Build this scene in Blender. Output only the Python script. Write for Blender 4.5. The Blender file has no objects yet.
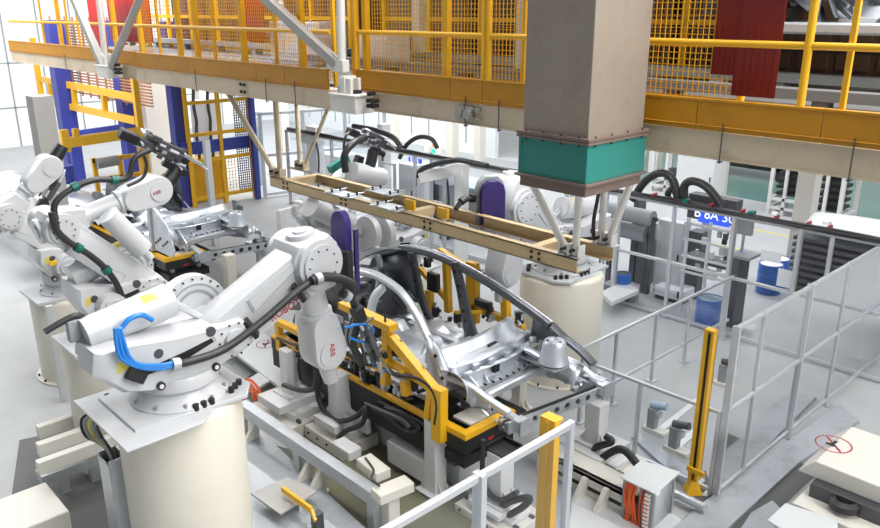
import bpy, math, random
from mathutils import Vector, Matrix
random.seed(7)
C = bpy.context.scene.collection
PI = math.pi
V = Vector
# ---------------------------------------------------------------- camera (35 mm lens on the full frame)
FPX = 775.0; CX = 440.5; CY = 264.0; HGT = 5.5
_p = math.atan((CY-10.0)/FPX); _hf = math.hypot(FPX, CY-10.0); _a = math.atan((CX+340.0)/_hf)
_h = V((-math.cos(_a), math.sin(_a), 0)); RT = V((math.sin(_a), math.cos(_a), 0))
FW = _h*math.cos(_p)+V((0, 0, -math.sin(_p))); UPV = _h*math.sin(_p)+V((0, 0, math.cos(_p)))
EYE = V((0, 0, HGT))
cam = bpy.data.cameras.new('camera'); co = bpy.data.objects.new('camera', cam); C.objects.link(co)
cam.sensor_width = 36; cam.lens = FPX/880*36; cam.clip_end = 200
co.matrix_world = Matrix.Translation(EYE) @ Matrix((RT, UPV, -FW)).transposed().to_4x4()
bpy.context.scene.camera = co

def at(x, y, X=None, Y=None, Z=None):
    """Point where the sight line of a picture point meets a plane of the room (X, Y or Z given)."""
    d = FW+RT*((x-CX)/FPX)+UPV*((CY-y)/FPX)
    if Z is not None: t = (Z-HGT)/d.z
    elif X is not None: t = X/d.x
    else: t = Y/d.y
    return EYE+d*t

# ---------------------------------------------------------------- materials
MATS = {}
def mat(name, col, rough=.5, metal=0., var=.06, scale=6., bump=0., bscale=60., spec=.5, dirt=None, dirt_amt=0., dirt_scale=3.):
    m = bpy.data.materials.new(name); m.use_nodes = True; nt = m.node_tree; b = nt.nodes['Principled BSDF']
    b.inputs['Roughness'].default_value = rough; b.inputs['Metallic'].default_value = metal
    b.inputs['Specular IOR Level'].default_value = spec
    tc = nt.nodes.new('ShaderNodeTexCoord')
    nz = nt.nodes.new('ShaderNodeTexNoise'); nz.inputs['Scale'].default_value = scale; nz.inputs['Detail'].default_value = 4
    nt.links.new(tc.outputs['Object'], nz.inputs['Vector'])
    mx = nt.nodes.new('ShaderNodeMix'); mx.data_type = 'RGBA'
    mx.inputs['A'].default_value = [c*(1-var) for c in col]+[1]; mx.inputs['B'].default_value = [min(1, c*(1+var)) for c in col]+[1]
    nt.links.new(nz.outputs['Fac'], mx.inputs['Factor']); out = mx.outputs['Result']
    if dirt:
        n2 = nt.nodes.new('ShaderNodeTexNoise'); n2.inputs['Scale'].default_value = dirt_scale; n2.inputs['Detail'].default_value = 8; n2.inputs['Roughness'].default_value = .7
        nt.links.new(tc.outputs['Object'], n2.inputs['Vector'])
        rp = nt.nodes.new('ShaderNodeMapRange'); rp.inputs['From Min'].default_value = .52; rp.inputs['From Max'].default_value = .75
        rp.inputs['To Max'].default_value = dirt_amt
        nt.links.new(n2.outputs['Fac'], rp.inputs['Value'])
        m2 = nt.nodes.new('ShaderNodeMix'); m2.data_type = 'RGBA'; m2.inputs['B'].default_value = list(dirt)+[1]
        nt.links.new(rp.outputs['Result'], m2.inputs['Factor']); nt.links.new(out, m2.inputs['A']); out = m2.outputs['Result']
    nt.links.new(out, b.inputs['Base Color'])
    if bump:
        n3 = nt.nodes.new('ShaderNodeTexNoise'); n3.inputs['Scale'].default_value = bscale; n3.inputs['Detail'].default_value = 3
        nt.links.new(tc.outputs['Object'], n3.inputs['Vector'])
        bp = nt.nodes.new('ShaderNodeBump'); bp.inputs['Strength'].default_value = bump; bp.inputs['Distance'].default_value = .02
        nt.links.new(n3.outputs['Fac'], bp.inputs['Height']); nt.links.new(bp.outputs['Normal'], b.inputs['Normal'])
    MATS[name] = m; return m

mat('white', (.68, .68, .68), .32, var=.02, scale=3)
mat('robot_white', (.55, .56, .575), .28, var=.03, scale=4, dirt=(.35, .35, .35), dirt_amt=.18, dirt_scale=5)
mat('cream', (.72, .68, .585), .45, var=.03, scale=2, dirt=(.45, .40, .32), dirt_amt=.25, dirt_scale=2.2)
mat('ivory', (.70, .675, .61), .4, var=.03)
mat('wall_white', (.74, .77, .78), .55, var=.03, scale=.6)
mat('yellow', (.78, .42, .010), .38, var=.05, scale=3, dirt=(.35, .18, .02), dirt_amt=.25, dirt_scale=4)
mat('fascia', (.50, .225, .003), .45, var=.10, scale=1.5, dirt=(.25, .11, .01), dirt_amt=.5, dirt_scale=2.5)
mat('bright_yellow', (.80, .44, .012), .35, var=.04)
mat('tan', (.56, .42, .235), .5, var=.06, scale=2, dirt=(.25, .17, .09), dirt_amt=.4, dirt_scale=4)
mat('beam_tan', (.62, .515, .375), .5, var=.08, scale=1.2, dirt=(.22, .14, .09), dirt_amt=.5, dirt_scale=2.5)
mat('tube_white', (.74, .72, .68), .4, var=.04)
mat('tube_tan', (.55, .46, .33), .45, var=.08)
mat('tube_grey', (.40, .39, .37), .4, .3, var=.06)
mat('steel', (.62, .65, .69), .36, .60, var=.14, scale=5, bump=.05, bscale=9)
mat('steel_bright', (.72, .76, .82), .36, .65, var=.10, scale=5, bump=.05, bscale=7)
mat('steel_dark_and_shaded', (.13, .14, .155), .38, .6, var=.25, scale=7, bump=.05, bscale=9)  # car steel with inner-side shade put into the colour; also dark gun steel
mat('galvanised', (.52, .55, .58), .42, .6, var=.12, scale=9)
mat('aluminium', (.58, .60, .63), .28, .5, var=.04)
mat('dark_steel', (.10, .10, .11), .42, .5, var=.2)
mat('black', (.012, .012, .014), .45, var=.2)
mat('rubber', (.022, .022, .024), .42, var=.2, scale=20)
mat('bolt', (.03, .03, .03), .4, .5)
mat('purple', (.032, .016, .13), .35, var=.12)
mat('blue_hose', (.02, .20, .62), .3)
mat('navy', (.035, .05, .30), .4, var=.08)
mat('barrel_blue', (.01, .13, .50), .35)
mat('red', (.55, .008, .010), .35, var=.15, scale=1.5, bump=.15, bscale=3)
mat('red_shaded', (.20, .006, .008), .55, var=.2, scale=1.5, bump=.05, bscale=3)  # curtain red darkened, the shade on the right put into the colour
mat('red_mark', (.40, .02, .025), .5)
mat('orange', (.70, .10, .015), .45)
mat('duct', (.31, .265, .215), .5, .35, var=.12, scale=1.6, dirt=(.26, .18, .11), dirt_amt=.55, dirt_scale=5, bump=.06, bscale=30)
mat('flange_brown', (.17, .12, .10), .55, .1, var=.15)
mat('teal', (.018, .20, .165), .45, var=.06, scale=2)
mat('concrete', (.40, .41, .415), .55, var=.14, scale=.8, dirt=(.30, .30, .29), dirt_amt=.5, dirt_scale=1.1)
mat('deck_grey', (.17, .165, .16), .6, var=.12, scale=1)
mat('olive_floor', (.17, .17, .11), .45, var=.15, scale=2, dirt=(.17, .16, .10), dirt_amt=.4, dirt_scale=3)
mat('pit_floor', (.11, .11, .11), .6, var=.15, scale=2)
mat('green_floor', (.12, .22, .19), .2, var=.15, scale=.7)
mat('light_grey', (.60, .62, .63), .45, var=.04)
mat('mid_grey', (.28, .30, .31), .5, var=.08)
mat('maroon_grey', (.07, .055, .05), .6, var=.2)
mat('brown', (.075, .04, .018), .6, var=.25, scale=2)
mat('label_yellow', (.66, .54, .10), .5)
mat('green_clip', (.0, .12, .09), .4)
mat('blue_grey', (.36, .48, .60), .4, var=.05)
mat('sign_blue', (.02, .06, .60), .4)
mat('paper', (.80, .80, .79), .7)
mat('tan_mesh', (.42, .20, .10), .6)
mat('purple_mesh', (.10, .06, .20), .5)

def plate_mat():
    m = mat('checker_plate', (.46, .49, .52), .35, .35, var=.08, scale=3, dirt=(.22, .22, .22), dirt_amt=.6, dirt_scale=2.6)
    nt = m.node_tree; b = nt.nodes['Principled BSDF']; tc = nt.nodes.new('ShaderNodeTexCoord')
    mp = nt.nodes.new('ShaderNodeMapping'); mp.inputs['Rotation'].default_value = (0, 0, PI/4); mp.inputs['Scale'].default_value = (22, 22, 22)
    nt.links.new(tc.outputs['Object'], mp.inputs['Vector'])
    ck = nt.nodes.new('ShaderNodeTexChecker'); ck.inputs['Scale'].default_value = 1
    nt.links.new(mp.outputs['Vector'], ck.inputs['Vector'])
    bp = nt.nodes.new('ShaderNodeBump'); bp.inputs['Strength'].default_value = 1.; bp.inputs['Distance'].default_value = .03
    nt.links.new(ck.outputs['Fac'], bp.inputs['Height']); nt.links.new(bp.outputs['Normal'], b.inputs['Normal'])
plate_mat()

def clear_mat(name, tint, refl, haze):
    m = bpy.data.materials.new(name); m.use_nodes = True; nt = m.node_tree; nt.nodes.clear()
    o = nt.nodes.new('ShaderNodeOutputMaterial'); tr = nt.nodes.new('ShaderNodeBsdfTransparent'); tr.inputs['Color'].default_value = (*tint, 1)
    gl = nt.nodes.new('ShaderNodeBsdfGlossy'); gl.inputs['Roughness'].default_value = .08
    df = nt.nodes.new('ShaderNodeBsdfDiffuse'); df.inputs['Color'].default_value = (.8, .82, .85, 1)
    fr = nt.nodes.new('ShaderNodeFresnel'); fr.inputs['IOR'].default_value = refl
    m1 = nt.nodes.new('ShaderNodeMixShader'); m1.inputs['Fac'].default_value = haze
    nt.links.new(tr.outputs[0], m1.inputs[1]); nt.links.new(df.outputs[0], m1.inputs[2])
    m2 = nt.nodes.new('ShaderNodeMixShader'); nt.links.new(fr.outputs[0], m2.inputs['Fac'])
    nt.links.new(m1.outputs[0], m2.inputs[1]); nt.links.new(gl.outputs[0], m2.inputs[2])
    nt.links.new(m2.outputs[0], o.inputs['Surface']); MATS[name] = m
clear_mat('acrylic', (.95, .96, .975), 1.07, .015)
clear_mat('blue_film', (.62, .74, .90), 1.3, .25)

def emis(name, col, s):
    m = bpy.data.materials.new(name); m.use_nodes = True; nt = m.node_tree; b = nt.nodes['Principled BSDF']
    b.inputs['Base Color'].default_value = (*col, 1); b.inputs['Emission Color'].default_value = (*col, 1); b.inputs['Emission Strength'].default_value = s
    MATS[name] = m
emis('lamp', (1, 1, 1), 6); emis('lamp_red', (1, .12, .03), 1.2); emis('lamp_green', (.05, .8, .45), 1.0); emis('lamp_cream', (1, 1, .6), 1.0)
emis('led_blue', (.03, .10, .95), .8); emis('led_white', (.9, .95, 1), 1.2)

# ---------------------------------------------------------------- mesh building
def frame(d, up=V((0, 0, 1))):
    d = d.normalized()
    if abs(d.dot(up)) > .98: up = V((0, 1, 0)) if abs(d.y) < .9 else V((1, 0, 0))
    s = d.cross(up).normalized(); return d, s, s.cross(d).normalized()

def spline(pts, n=6):
    pts = [V(p) for p in pts]
    if len(pts) < 3: return pts
    out = []; q = [pts[0]*2-pts[1]]+pts+[pts[-1]*2-pts[-2]]
    for i in range(1, len(q)-2):
        a, b, c, d = q[i-1:i+3]
        for k in range(n):
            t = k/n
            out.append(.5*((2*b)+(c-a)*t+(2*a-5*b+4*c-d)*t*t+(3*b-a-3*c+d)*t**3))
    out.append(pts[-1]); return out

class MB:
    def __init__(s): s.v = []; s.f = []
    def add(s, vs, fs):
        o = len(s.v); s.v += [V(x) for x in vs]; s.f += [[i+o for i in f] for f in fs]; return s
    def box(s, c, d, R=None):
        hx, hy, hz = d[0]/2, d[1]/2, d[2]/2; c = V(c)
        vs = [V((x, y, z)) for x in (-hx, hx) for y in (-hy, hy) for z in (-hz, hz)]
        if R is not None: vs = [R @ q for q in vs]
        return s.add([q+c for q in vs], [(0, 1, 3, 2), (4, 6, 7, 5), (0, 4, 5, 1), (2, 3, 7, 6), (0, 2, 6, 4), (1, 5, 7, 3)])
    def b2(s, lo, hi):
        return s.box([(a+b)/2 for a, b in zip(lo, hi)], [abs(b-a) for a, b in zip(lo, hi)])
    def bar(s, p, q, w, h=None, up=V((0, 0, 1))):
        p, q = V(p), V(q); h = h or w; d, a, b = frame(q-p, V(up)); vs = []
        for e in (p, q): vs += [e+a*w/2*i+b*h/2*j for i, j in ((-1, -1), (1, -1), (1, 1), (-1, 1))]
        return s.add(vs, [(3, 2, 1, 0), (4, 5, 6, 7)]+[(i, (i+1) % 4, (i+1) % 4+4, i+4) for i in range(4)])
    def cyl(s, p, q, r, r2=None, n=24, cap=True):
        p, q = V(p), V(q); r2 = r if r2 is None else r2; d, a, b = frame(q-p); vs = []
        for e, R in ((p, r), (q, r2)): vs += [e+(a*math.cos(2*PI*i/n)+b*math.sin(2*PI*i/n))*R for i in range(n)]
        fs = [(i, (i+1) % n, (i+1) % n+n, i+n) for i in range(n)]
        if cap: fs += [list(range(n))[::-1], list(range(n, 2*n))]
        return s.add(vs, fs)
    def tube(s, pts, r, n=8, sm=5):
        pts = spline(pts, sm) if sm else [V(p) for p in pts]
        N = len(pts); vs = []; pa = None
        for i, p in enumerate(pts):
            d = (pts[min(i+1, N-1)]-pts[max(i-1, 0)]).normalized()
            if pa is None: _, a, b = frame(d)
            else:
                a = (pa-d*pa.dot(d)).normalized(); b = a.cross(d)
            pa = a; rr = r(i/(N-1)) if callable(r) else r
            vs += [p+(a*math.cos(2*PI*k/n)+b*math.sin(2*PI*k/n))*rr for k in range(n)]
        fs = [(i*n+k, i*n+(k+1) % n, (i+1)*n+(k+1) % n, (i+1)*n+k) for i in range(N-1) for k in range(n)]
        fs += [list(range(n))[::-1], list(range((N-1)*n, N*n))]
        return s.add(vs, fs)
    def sweep(s, pts, w, h, side=None, sm=5):
        """Box section swept along a path; w along side, h across."""
        pts = spline(pts, sm) if sm else [V(p) for p in pts]; N = len(pts); vs = []
        for i, p in enumerate(pts):
            d = (pts[min(i+1, N-1)]-pts[max(i-1, 0)]).normalized(); a = V(side)-d*V(side).dot(d); a.normalize(); b = d.cross(a)
            t = i/(N-1); W = w(t) if callable(w) else w; Hh = h(t) if callable(h) else h
            vs += [p+a*W/2*x+b*Hh/2*y for x, y in ((-1, -.6), (-.6, -1), (.6, -1), (1, -.6), (1, .6), (.6, 1), (-.6, 1), (-1, .6))]
        n = 8; fs = [(i*n+k, i*n+(k+1) % n, (i+1)*n+(k+1) % n, (i+1)*n+k) for i in range(N-1) for k in range(n)]
        return s.add(vs, fs+[list(range(n))[::-1], list(range((N-1)*n, N*n))])
    def prism(s, poly, o, a, b, c0, c1):
        """2D outline poly in plane (o; a, b), from c0 to c1 along a x b."""
        o, a, b = V(o), V(a), V(b); nrm = a.cross(b); n = len(poly)
        vs = [o+a*x+b*y+nrm*c for c in (c0, c1) for x, y in poly]
        return s.add(vs, [list(range(n))[::-1], list(range(n, 2*n))]+[(i, (i+1) % n, (i+1) % n+n, i+n) for i in range(n)])
    def lathe(s, prof, o, ax=V((0, 0, 1)), n=40):
        d, a, b = frame(V(ax)); o = V(o); vs = []
        for r, z in prof: vs += [o+d*z+(a*math.cos(2*PI*i/n)+b*math.sin(2*PI*i/n))*max(r, .0005) for i in range(n)]
        m = len(prof); return s.add(vs, [(j*n+i, j*n+(i+1) % n, (j+1)*n+(i+1) % n, (j+1)*n+i) for j in range(m-1) for i in range(n)])
    def ring(s, o, ax, R, r, n=12, h=.02, sz=6):
        """A circle of bolt heads."""
        d, a, b = frame(V(ax))
        for i in range(n):
            p = V(o)+(a*math.cos(2*PI*i/n)+b*math.sin(2*PI*i/n))*R
            s.cyl(p, p+d*h, r, n=sz)
        return s
    def grid(s, rows):
        m = len(rows); n = len(rows[0])
        return s.add([p for r in rows for p in r], [(i*n+j, i*n+j+1, (i+1)*n+j+1, (i+1)*n+j) for i in range(m-1) for j in range(n-1)])
    def holed(s, o, a, b, L, Hh, t, holes, n=12):
        """A flat strip L x Hh with round holes [(x, r)] on its mid line, thickness t."""
        o, a, b = V(o), V(a).normalized(), V(b).normalized(); nr = a.cross(b); xs = [0]
        for (x, r), nx in zip(holes, list(holes[1:])+[None]): xs.append(L if nx is None else (x+nx[0])/2)
        for side in (0, t):
            for k, (x, r) in enumerate(holes):
                x0, x1 = xs[k], xs[k+1]; inn = []; out = []
                for i in range(n):
                    c, q = math.cos(2*PI*(i+.5)/n), math.sin(2*PI*(i+.5)/n); inn.append(o+a*(x+r*c)+b*(Hh/2+r*q)+nr*side)
                    e = max(abs(c), abs(q)); c, q = c/e, q/e
                    out.append(o+a*(x+(c*(x1-x) if c > 0 else c*(x-x0)))+b*(Hh/2+q*Hh/2)+nr*side)
                s.add(inn+out, [(i, (i+1) % n, (i+1) % n+n, i+n) for i in range(n)])
                if side == 0: s.add([p for p in inn]+[p+nr*t for p in inn], [(i, (i+1) % n, (i+1) % n+n, i+n) for i in range(n)])
        return s.add([o, o+a*L, o+a*L+b*Hh, o+b*Hh, o+nr*t, o+a*L+nr*t, o+a*L+b*Hh+nr*t, o+b*Hh+nr*t], [(0, 1, 5, 4), (1, 2, 6, 5), (2, 3, 7, 6), (3, 0, 4, 7)])

def link(name, mb, m, parent=None, bevel=0., solid=0., smooth=True, sub=0):
    me = bpy.data.meshes.new(name); me.from_pydata([tuple(v) for v in mb.v], [], mb.f)
    me.validate(); me.update(); me.materials.append(MATS[m])
    o = bpy.data.objects.new(name, me); C.objects.link(o)
    if smooth:
        me.polygons.foreach_set('use_smooth', [True]*len(me.polygons)); me.set_sharp_from_angle(angle=math.radians(38))
    if parent is not None:
        o.parent = parent
        r = parent
        while r.parent: r = r.parent
        if parent.type == 'EMPTY': o.matrix_parent_inverse = Matrix.Translation(-parent.location)
        elif r.type != 'EMPTY': pass
        if parent.type != 'EMPTY' and r.type == 'EMPTY':
            pass
    if sub: q = o.modifiers.new('sub', 'SUBSURF'); q.levels = sub; q.render_levels = sub
    if solid: q = o.modifiers.new('solid', 'SOLIDIFY'); q.thickness = solid; q.offset = 0
    if bevel: q = o.modifiers.new('bevel', 'BEVEL'); q.width = bevel; q.segments = 2; q.limit_method = 'ANGLE'; q.angle_limit = math.radians(40)
    return o

def tag(o, label, cat, group=None):
    o['label'] = label; o['category'] = cat
    if group: o['group'] = group
    return o
def thing(name, label, cat, loc, group=None):
    o = bpy.data.objects.new(name, None); C.objects.link(o); o.location = V(loc); o.empty_display_size = .1
    return tag(o, label, cat, group)
def struct(name, mb, m, **k):
    o = link(name, mb, m, **k); o['kind'] = 'structure'; return o
def solo(name, mb, m, label, cat, group=None, **k):
    return tag(link(name, mb, m, **k), label, cat, group)
def dup(root, off, label, group=None):
    r = root.copy(); C.objects.link(r); r.location = root.location+V(off); r['label'] = label
    if group: r['group'] = group
    for ch in list(root.children):
        c = ch.copy(); C.objects.link(c); c.parent = r; c.matrix_parent_inverse = ch.matrix_parent_inverse.copy()
        for g in ch.children:
            d = g.copy(); C.objects.link(d); d.parent = c
    return r
def text(name, body, size, m, o, a, b, parent=None, depth=.003):
    """Lettering whose baseline starts at o, running along a, upright along b."""
    cu = bpy.data.curves.new(name, 'FONT'); cu.body = body; cu.size = size; cu.extrude = depth; cu.align_x = 'CENTER'; cu.align_y = 'CENTER'
    t = bpy.data.objects.new(name, cu); C.objects.link(t); bpy.context.view_layer.update()
    me = bpy.data.meshes.new_from_object(t.evaluated_get(bpy.context.evaluated_depsgraph_get())); bpy.data.objects.remove(t)
    a, b = V(a).normalized(), V(b).normalized(); n = a.cross(b).normalized(); b = n.cross(a)
    me.transform(Matrix.Translation(V(o)) @ Matrix((a, b, n)).transposed().to_4x4())
    me.materials.clear(); me.materials.append(MATS[m]); ob = bpy.data.objects.new(name, me); C.objects.link(ob)
    if parent is not None:
        ob.parent = parent
        if parent.type == 'EMPTY': ob.matrix_parent_inverse = Matrix.Translation(-parent.location)
    return ob
X1, Y1, Z1 = V((1, 0, 0)), V((0, 1, 0)), V((0, 0, 1))
def lerp(p, q, t): return V(p)+(V(q)-V(p))*t
# ================================================================ THE SETTING
struct('floor', MB().b2((-46, -6, -.2), (6, 46, 0)), 'concrete')
struct('floor_coating', MB().b2((-19, 22.8, 0), (-3, 40, .006)), 'green_floor')
struct('floor_apron', MB().b2((-30, 19.2, 0), (-15.5, 22.3, .005)), 'mid_grey')
for k, (x0, x1, y) in enumerate(((-9.6, -6.6, 17.6), (-9.4, -4, 19.6))):
    struct('floor_marking', MB().b2((x0, y-.05, 0), (x1, y+.05, .004)), 'label_yellow')
w = MB().b2((-46, 22.4, 0), (-20.3, 22.6, 7)); struct('wall_back', w, 'wall_white')
pn = MB()
for i in range(22): pn.b2((-45+i*1.1, 22.37, .4), (-44.96+i*1.1, 22.41, 7))
struct('trim_back', pn, 'mid_grey')
struct('wall_far', MB().b2((-46, 41, 0), (6, 41.2, 8)), 'wall_white')
struct('wall_left', MB().b2((-36.2, -6, 0), (-36, 22.4, 7.5)), 'wall_white')
pn = MB()
for i in range(20): pn.b2((-36.01, -5+i*1.35, 0), (-35.97, -4.95+i*1.35, 7.5))
for z in (1.6, 3.4): pn.b2((-36.01, -6, z), (-35.97, 22.4, z+.05))
struct('trim_left', pn, 'mid_grey')
# building columns under and behind the platform
for x, y, s in ((453, 160, .34), (480, 161, .32), (396, 150, .3), (285, 150, .36)):
    p = at(x, y, Z=0); struct('column', MB().b2((p.x-s/2, p.y-s/2, 0), (p.x+s/2, p.y+s/2, 8)), 'ivory', bevel=.01)
for x, y, s in ((718, 201, .34), (795, 280, .36), (655, 172, .35), (160, 176, .8), (207, 150, .4)):
    p = at(x, y, Z=0); struct('column', MB().b2((p.x-s/2, p.y-s/2, 0), (p.x+s/2, p.y+s/2, 8)), 'ivory', bevel=.01)

# ================================================================ MEZZANINE
def run_platform(name, label, x0, x1, y, splits):
    t = thing(name, label, 'platform edge', (x0, y, 4.33))
    b = MB()
    b.b2((x0, y, 4.33), (x1, y+.22, 4.345)).b2((x0, y, 4.54), (x1, y+.22, 4.555)).b2((x0, y+.012, 4.33), (x1, y+.03, 4.55))
    link('steel_beam', b, 'beam_tan', t)
    xs = [x0]+splits+[x1]
    for a, c in zip(xs, xs[1:]):
        link('fascia_panel', MB().b2((a+.004, y-.012, 4.562), (c-.004, y+.02, 4.81)).b2((a+.004, y-.02, 4.795), (c-.004, y+.06, 4.815)).b2((a+.004, y-.026, 4.60), (c-.004, y, 4.606)), 'fascia', t, bevel=.003)
    for xx in splits[::1]:
        q = MB()
        q.bar((xx+.25, y-.03, 4.31), (xx+.25, y-.03, 4.63), .009); q.b2((xx+.235, y-.04, 4.318), (xx+.265, y, 4.328))
        link('clamp_rod', q, 'dark_steel', t)
    return t
def bolts4(x, y, z, par, s=.075, d=-.02, m='bolt'):
    for i in (-1, 1):
        for j in (-1, 1): link('bolt', MB().cyl((x+i*s/2, y, z+j*s/2), (x+i*s/2, y+d, z+j*s/2), .022, n=10), m, par)
pC = run_platform('platform_edge', 'long orange fascia and tan beam running behind the square duct to the right edge', -7.75, .5, 6.0, [-6.1, -5.62, -4.2, -3.2, -2.2])
sp = MB()
for dx in (-.21, -.08): sp.cyl((-5.72+dx, 6.0, 4.45), (-5.72+dx, 5.93, 4.45), .05, n=10); sp.b2((-5.76+dx, 5.96, 4.38), (-5.68+dx, 6.0, 4.53))
for a in (-.25, -.16, -.04, .05):
    for z in (4.40, 4.50): sp.cyl((-5.72+a, 6.0, z), (-5.72+a, 5.955, z), .026, n=6)
link('splice_plate', sp, 'tube_grey', pC)
pB = run_platform('platform_edge', 'orange fascia and tan beam between the two tie-rod brackets', -13.6, -7.95, 5.72, [-11.6, -9.6, -8.9])
bolts4(-10.0, 5.72, 4.45, pB, .1)
pA = run_platform('platform_edge', 'orange fascia and pale beam end beyond the V-shaped tie rods', -21, -13.9, 5.85, [-17.5, -15.5])
struct('deck', MB().b2((-21, 6.02, 4.56), (-7.9, 13.6, 4.60)).b2((-7.9, 6.22, 4.56), (1, 13.6, 4.60)), 'deck_grey')

def bracket(x, y, label):
    t = thing('beam_bracket', label, 'bracket', (x, y, 4.3))
    q = MB().b2((x-.24, y-.30, 4.34), (x+.24, y-.02, 4.54)).b2((x-.26, y-.32, 4.54), (x+.26, y, 4.56))
    link('box_plate', q, 'tube_white', t, bevel=.006)
    link('lug', MB().b2((x-.02, y-.28, 4.56), (x+.02, y-.1, 4.76)).b2((x-.11, y-.26, 4.56), (x+.11, y-.22, 4.74)).b2((x-.11, y-.14, 4.56), (x+.11, y-.1, 4.74)), 'tube_white', t, bevel=.004)
    for i, j in ((.34, 4.44), (.42, 4.44), (.34, 4.50), (.42, 4.50), (.36, 4.58), (-.1, 4.58), (.1, 4.58)): link('bolt', MB().cyl((x+i, y-.1, j), (x+i, y-.2, j), .026, n=8), 'bolt', t)
    return t
bx1 = at(108, 74, Y=5.6).x; bx2 = at(343, 103, Y=5.6).x
bracket(bx1, 5.8, 'pale box bracket with bolts at the foot of the V-shaped tie rods')
bracket(bx2, 5.9, 'pale box bracket with bolts under the single white hanger tube')
def rod(label, p, q, r, m, flat=False):
    t = thing('tie_rod', label, 'tie rod', p); a = MB()
    if flat: a.bar(p, q, r*2, r*2.0); 
    else: a.cyl(p, q, r, n=16)
    link('tube', a, m, t)
    d = (V(q)-V(p)).normalized(); e = MB().bar(V(p)-d*.05, V(p)+d*.12, .02, r*2.6); e.cyl(V(p)+Y1*-.05, V(p)+Y1*.05, .025, n=8)
    link('end_fork', e, 'galvanised', t)
    return t
def up(x, y, Y, z): # continue a line of sight rod to height z
    return at(x, y, Y=Y)
for nm, x0, y0, x1, y1, m, lab in (('a', 104, 68, 75, 0, 'tube_grey', 'grey hanger tube leaning left out of the far V bracket'), ('b', 107, 70, 99, -3, 'tube_white', 'upright pale hanger tube in the middle of the far V bracket'), ('c', 110, 70, 140, 0, 'tube_grey', 'grey hanger tube leaning right out of the far V bracket'),
                            ('d', 343, 96, 341, 0, 'tube_white', 'white vertical hanger tube above the middle beam bracket'), ('e', 338, 64, 268, 0, 'tube_grey', 'pale grey diagonal brace bolted to the vertical hanger tube')):
    Yp = 5.6 if nm in 'abc' else 5.7
    p = at(x0, y0, Y=Yp); q = at(x1, y1, Y=Yp); q = p+(q-p)*2.6
    rod(lab, p, q, {'a': .06, 'b': .05, 'c': .065, 'd': .05, 'e': .055}[nm], m, nm in 'ae')
cl = MB(); p = at(343, 66, Y=5.7); cl.b2((p.x-.13, p.y-.05, p.z-.07), (p.x+.07, p.y+.05, p.z+.07)); cl.b2((p.x-.28, p.y-.03, p.z-.05), (p.x-.1, p.y+.02, p.z+.08))
solo('tube_clamp', cl, 'tube_white', 'white clamp joining the diagonal brace to the vertical hanger tube', 'clamp', bevel=.005)

# guard fence along the platform edge
def guard(label, x0, x1, y, posts, mesh=True, rnd=(), top=6.3):
    t = thing('guard_fence', label, 'guard fence', (x0, y, 4.81))
    for px in posts:
        w = .075 if px[1] else .04
        link('post', MB().b2((px[0]-w/2, y+.0, 4.60), (px[0]+w/2, y+w, top)), 'yellow', t, bevel=.004)
    for px in rnd: link('post', MB().cyl((px, y-.03, 4.80), (px, y-.03, top), .03, n=14), 'bright_yellow', t)
    link('rail', MB().cyl((x0, y-.02, 5.25), (x1, y-.02, 5.25), .028, n=14).cyl((x0, y-.02, 5.85), (x1, y-.02, 5.85), .028, n=14), 'yellow', t)
    if mesh:
        xa, xb = mesh; m = MB(); n = int((xb-xa)/.05)
        for i in range(n+1): m.bar((xa+i*.05, y+.1, 4.66), (xa+i*.05, y+.1, top), .006)
        for k in range(int((top-4.66)/.05)+1): m.bar((xa, y+.104, 4.66+k*.05), (xb, y+.104, 4.66+k*.05), .006)
        link('wire_mesh', m, 'yellow', t, smooth=False)
    return t
def xs(L, Y): return [at(x, 60, Y=Y).x for x in L]
guard('yellow mesh guard fence left of the square duct and right of the white hanger tube', -7.75, -4.35, 6.05, [(x, w) for x, w in zip(xs((354, 365, 445, 523), 6.05), (1, 1, 1, 0))], (-7.6, -4.3), xs((359, 487, 491), 6.05))
guard('yellow mesh guard fence between the two hanger tube brackets', -13.6, -7.95, 5.8, [(x, w) for x, w in zip(xs((142, 161, 180, 197, 215, 243, 276, 301, 334), 5.8), (1, 0, 1, 1, 0, 1, 0, 1, 0))], (-11.8, -7.95))
guard('yellow open guard rail beyond the V-shaped tie rods', -21, -13.9, 5.95, [(x, w) for x, w in zip(xs((47, 63, 72, 82, 117), 5.95), (0, 1, 0, 0, 1))], (-13.95, -13.5))
guard('yellow pipe guard rail right of the square duct, in front of the red curtain', -4.2, .3, 6.05, [(at(846, 80, Y=6.05).x, 0)], (-4.2, at(733, 90, Y=6.05).x), xs((809, 1010), 6.05)+[at(640, 60, Y=6.05).x])
solo('fence_post', MB().cyl((at(741, 100, Y=6.32).x, 6.32, 4.6), (at(741, 100, Y=6.32).x, 6.32, 6.3), .03, n=14), 'bright_yellow', 'yellow post whose foot shows below the dark red curtains', 'post')

# red curtains hung inside the guard fence
def curtain(label, x0, x1, y, z0, m, wav=.002):
    g = []; n = 36
    for k in range(2):
        g.append([(x0+(x1-x0)*i/n, y+wav*math.sin(i*1.1), z0 if k == 0 else 6.5) for i in range(n+1)])
    return solo('safety_curtain', MB().grid(g), m, label, 'curtain', 'red welding curtains on the platform', solid=.004)
def cx(xa, xb, Y, yb): return at(xa, yb, Y=Y).x, at(xb, yb, Y=Y).x, at((xa+xb)/2, yb, Y=Y).z
a, b, z = cx(711, 744, 6.138, 75); curtain('dark red curtain strip with the shorter lower edge, beside the mesh', a, b, 6.138, z, 'red_shaded')
a, b, z = cx(731, 775, 6.125, 97); curtain('dark red curtain strip hanging lowest, overlapping the shorter strip', a, b, 6.125, z, 'red_shaded')
a, b, z = cx(96, 111, 7.0, 66); curtain('narrow bright red curtain just left of the V tie rods', a, b, 7.0, z, 'red')
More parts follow.
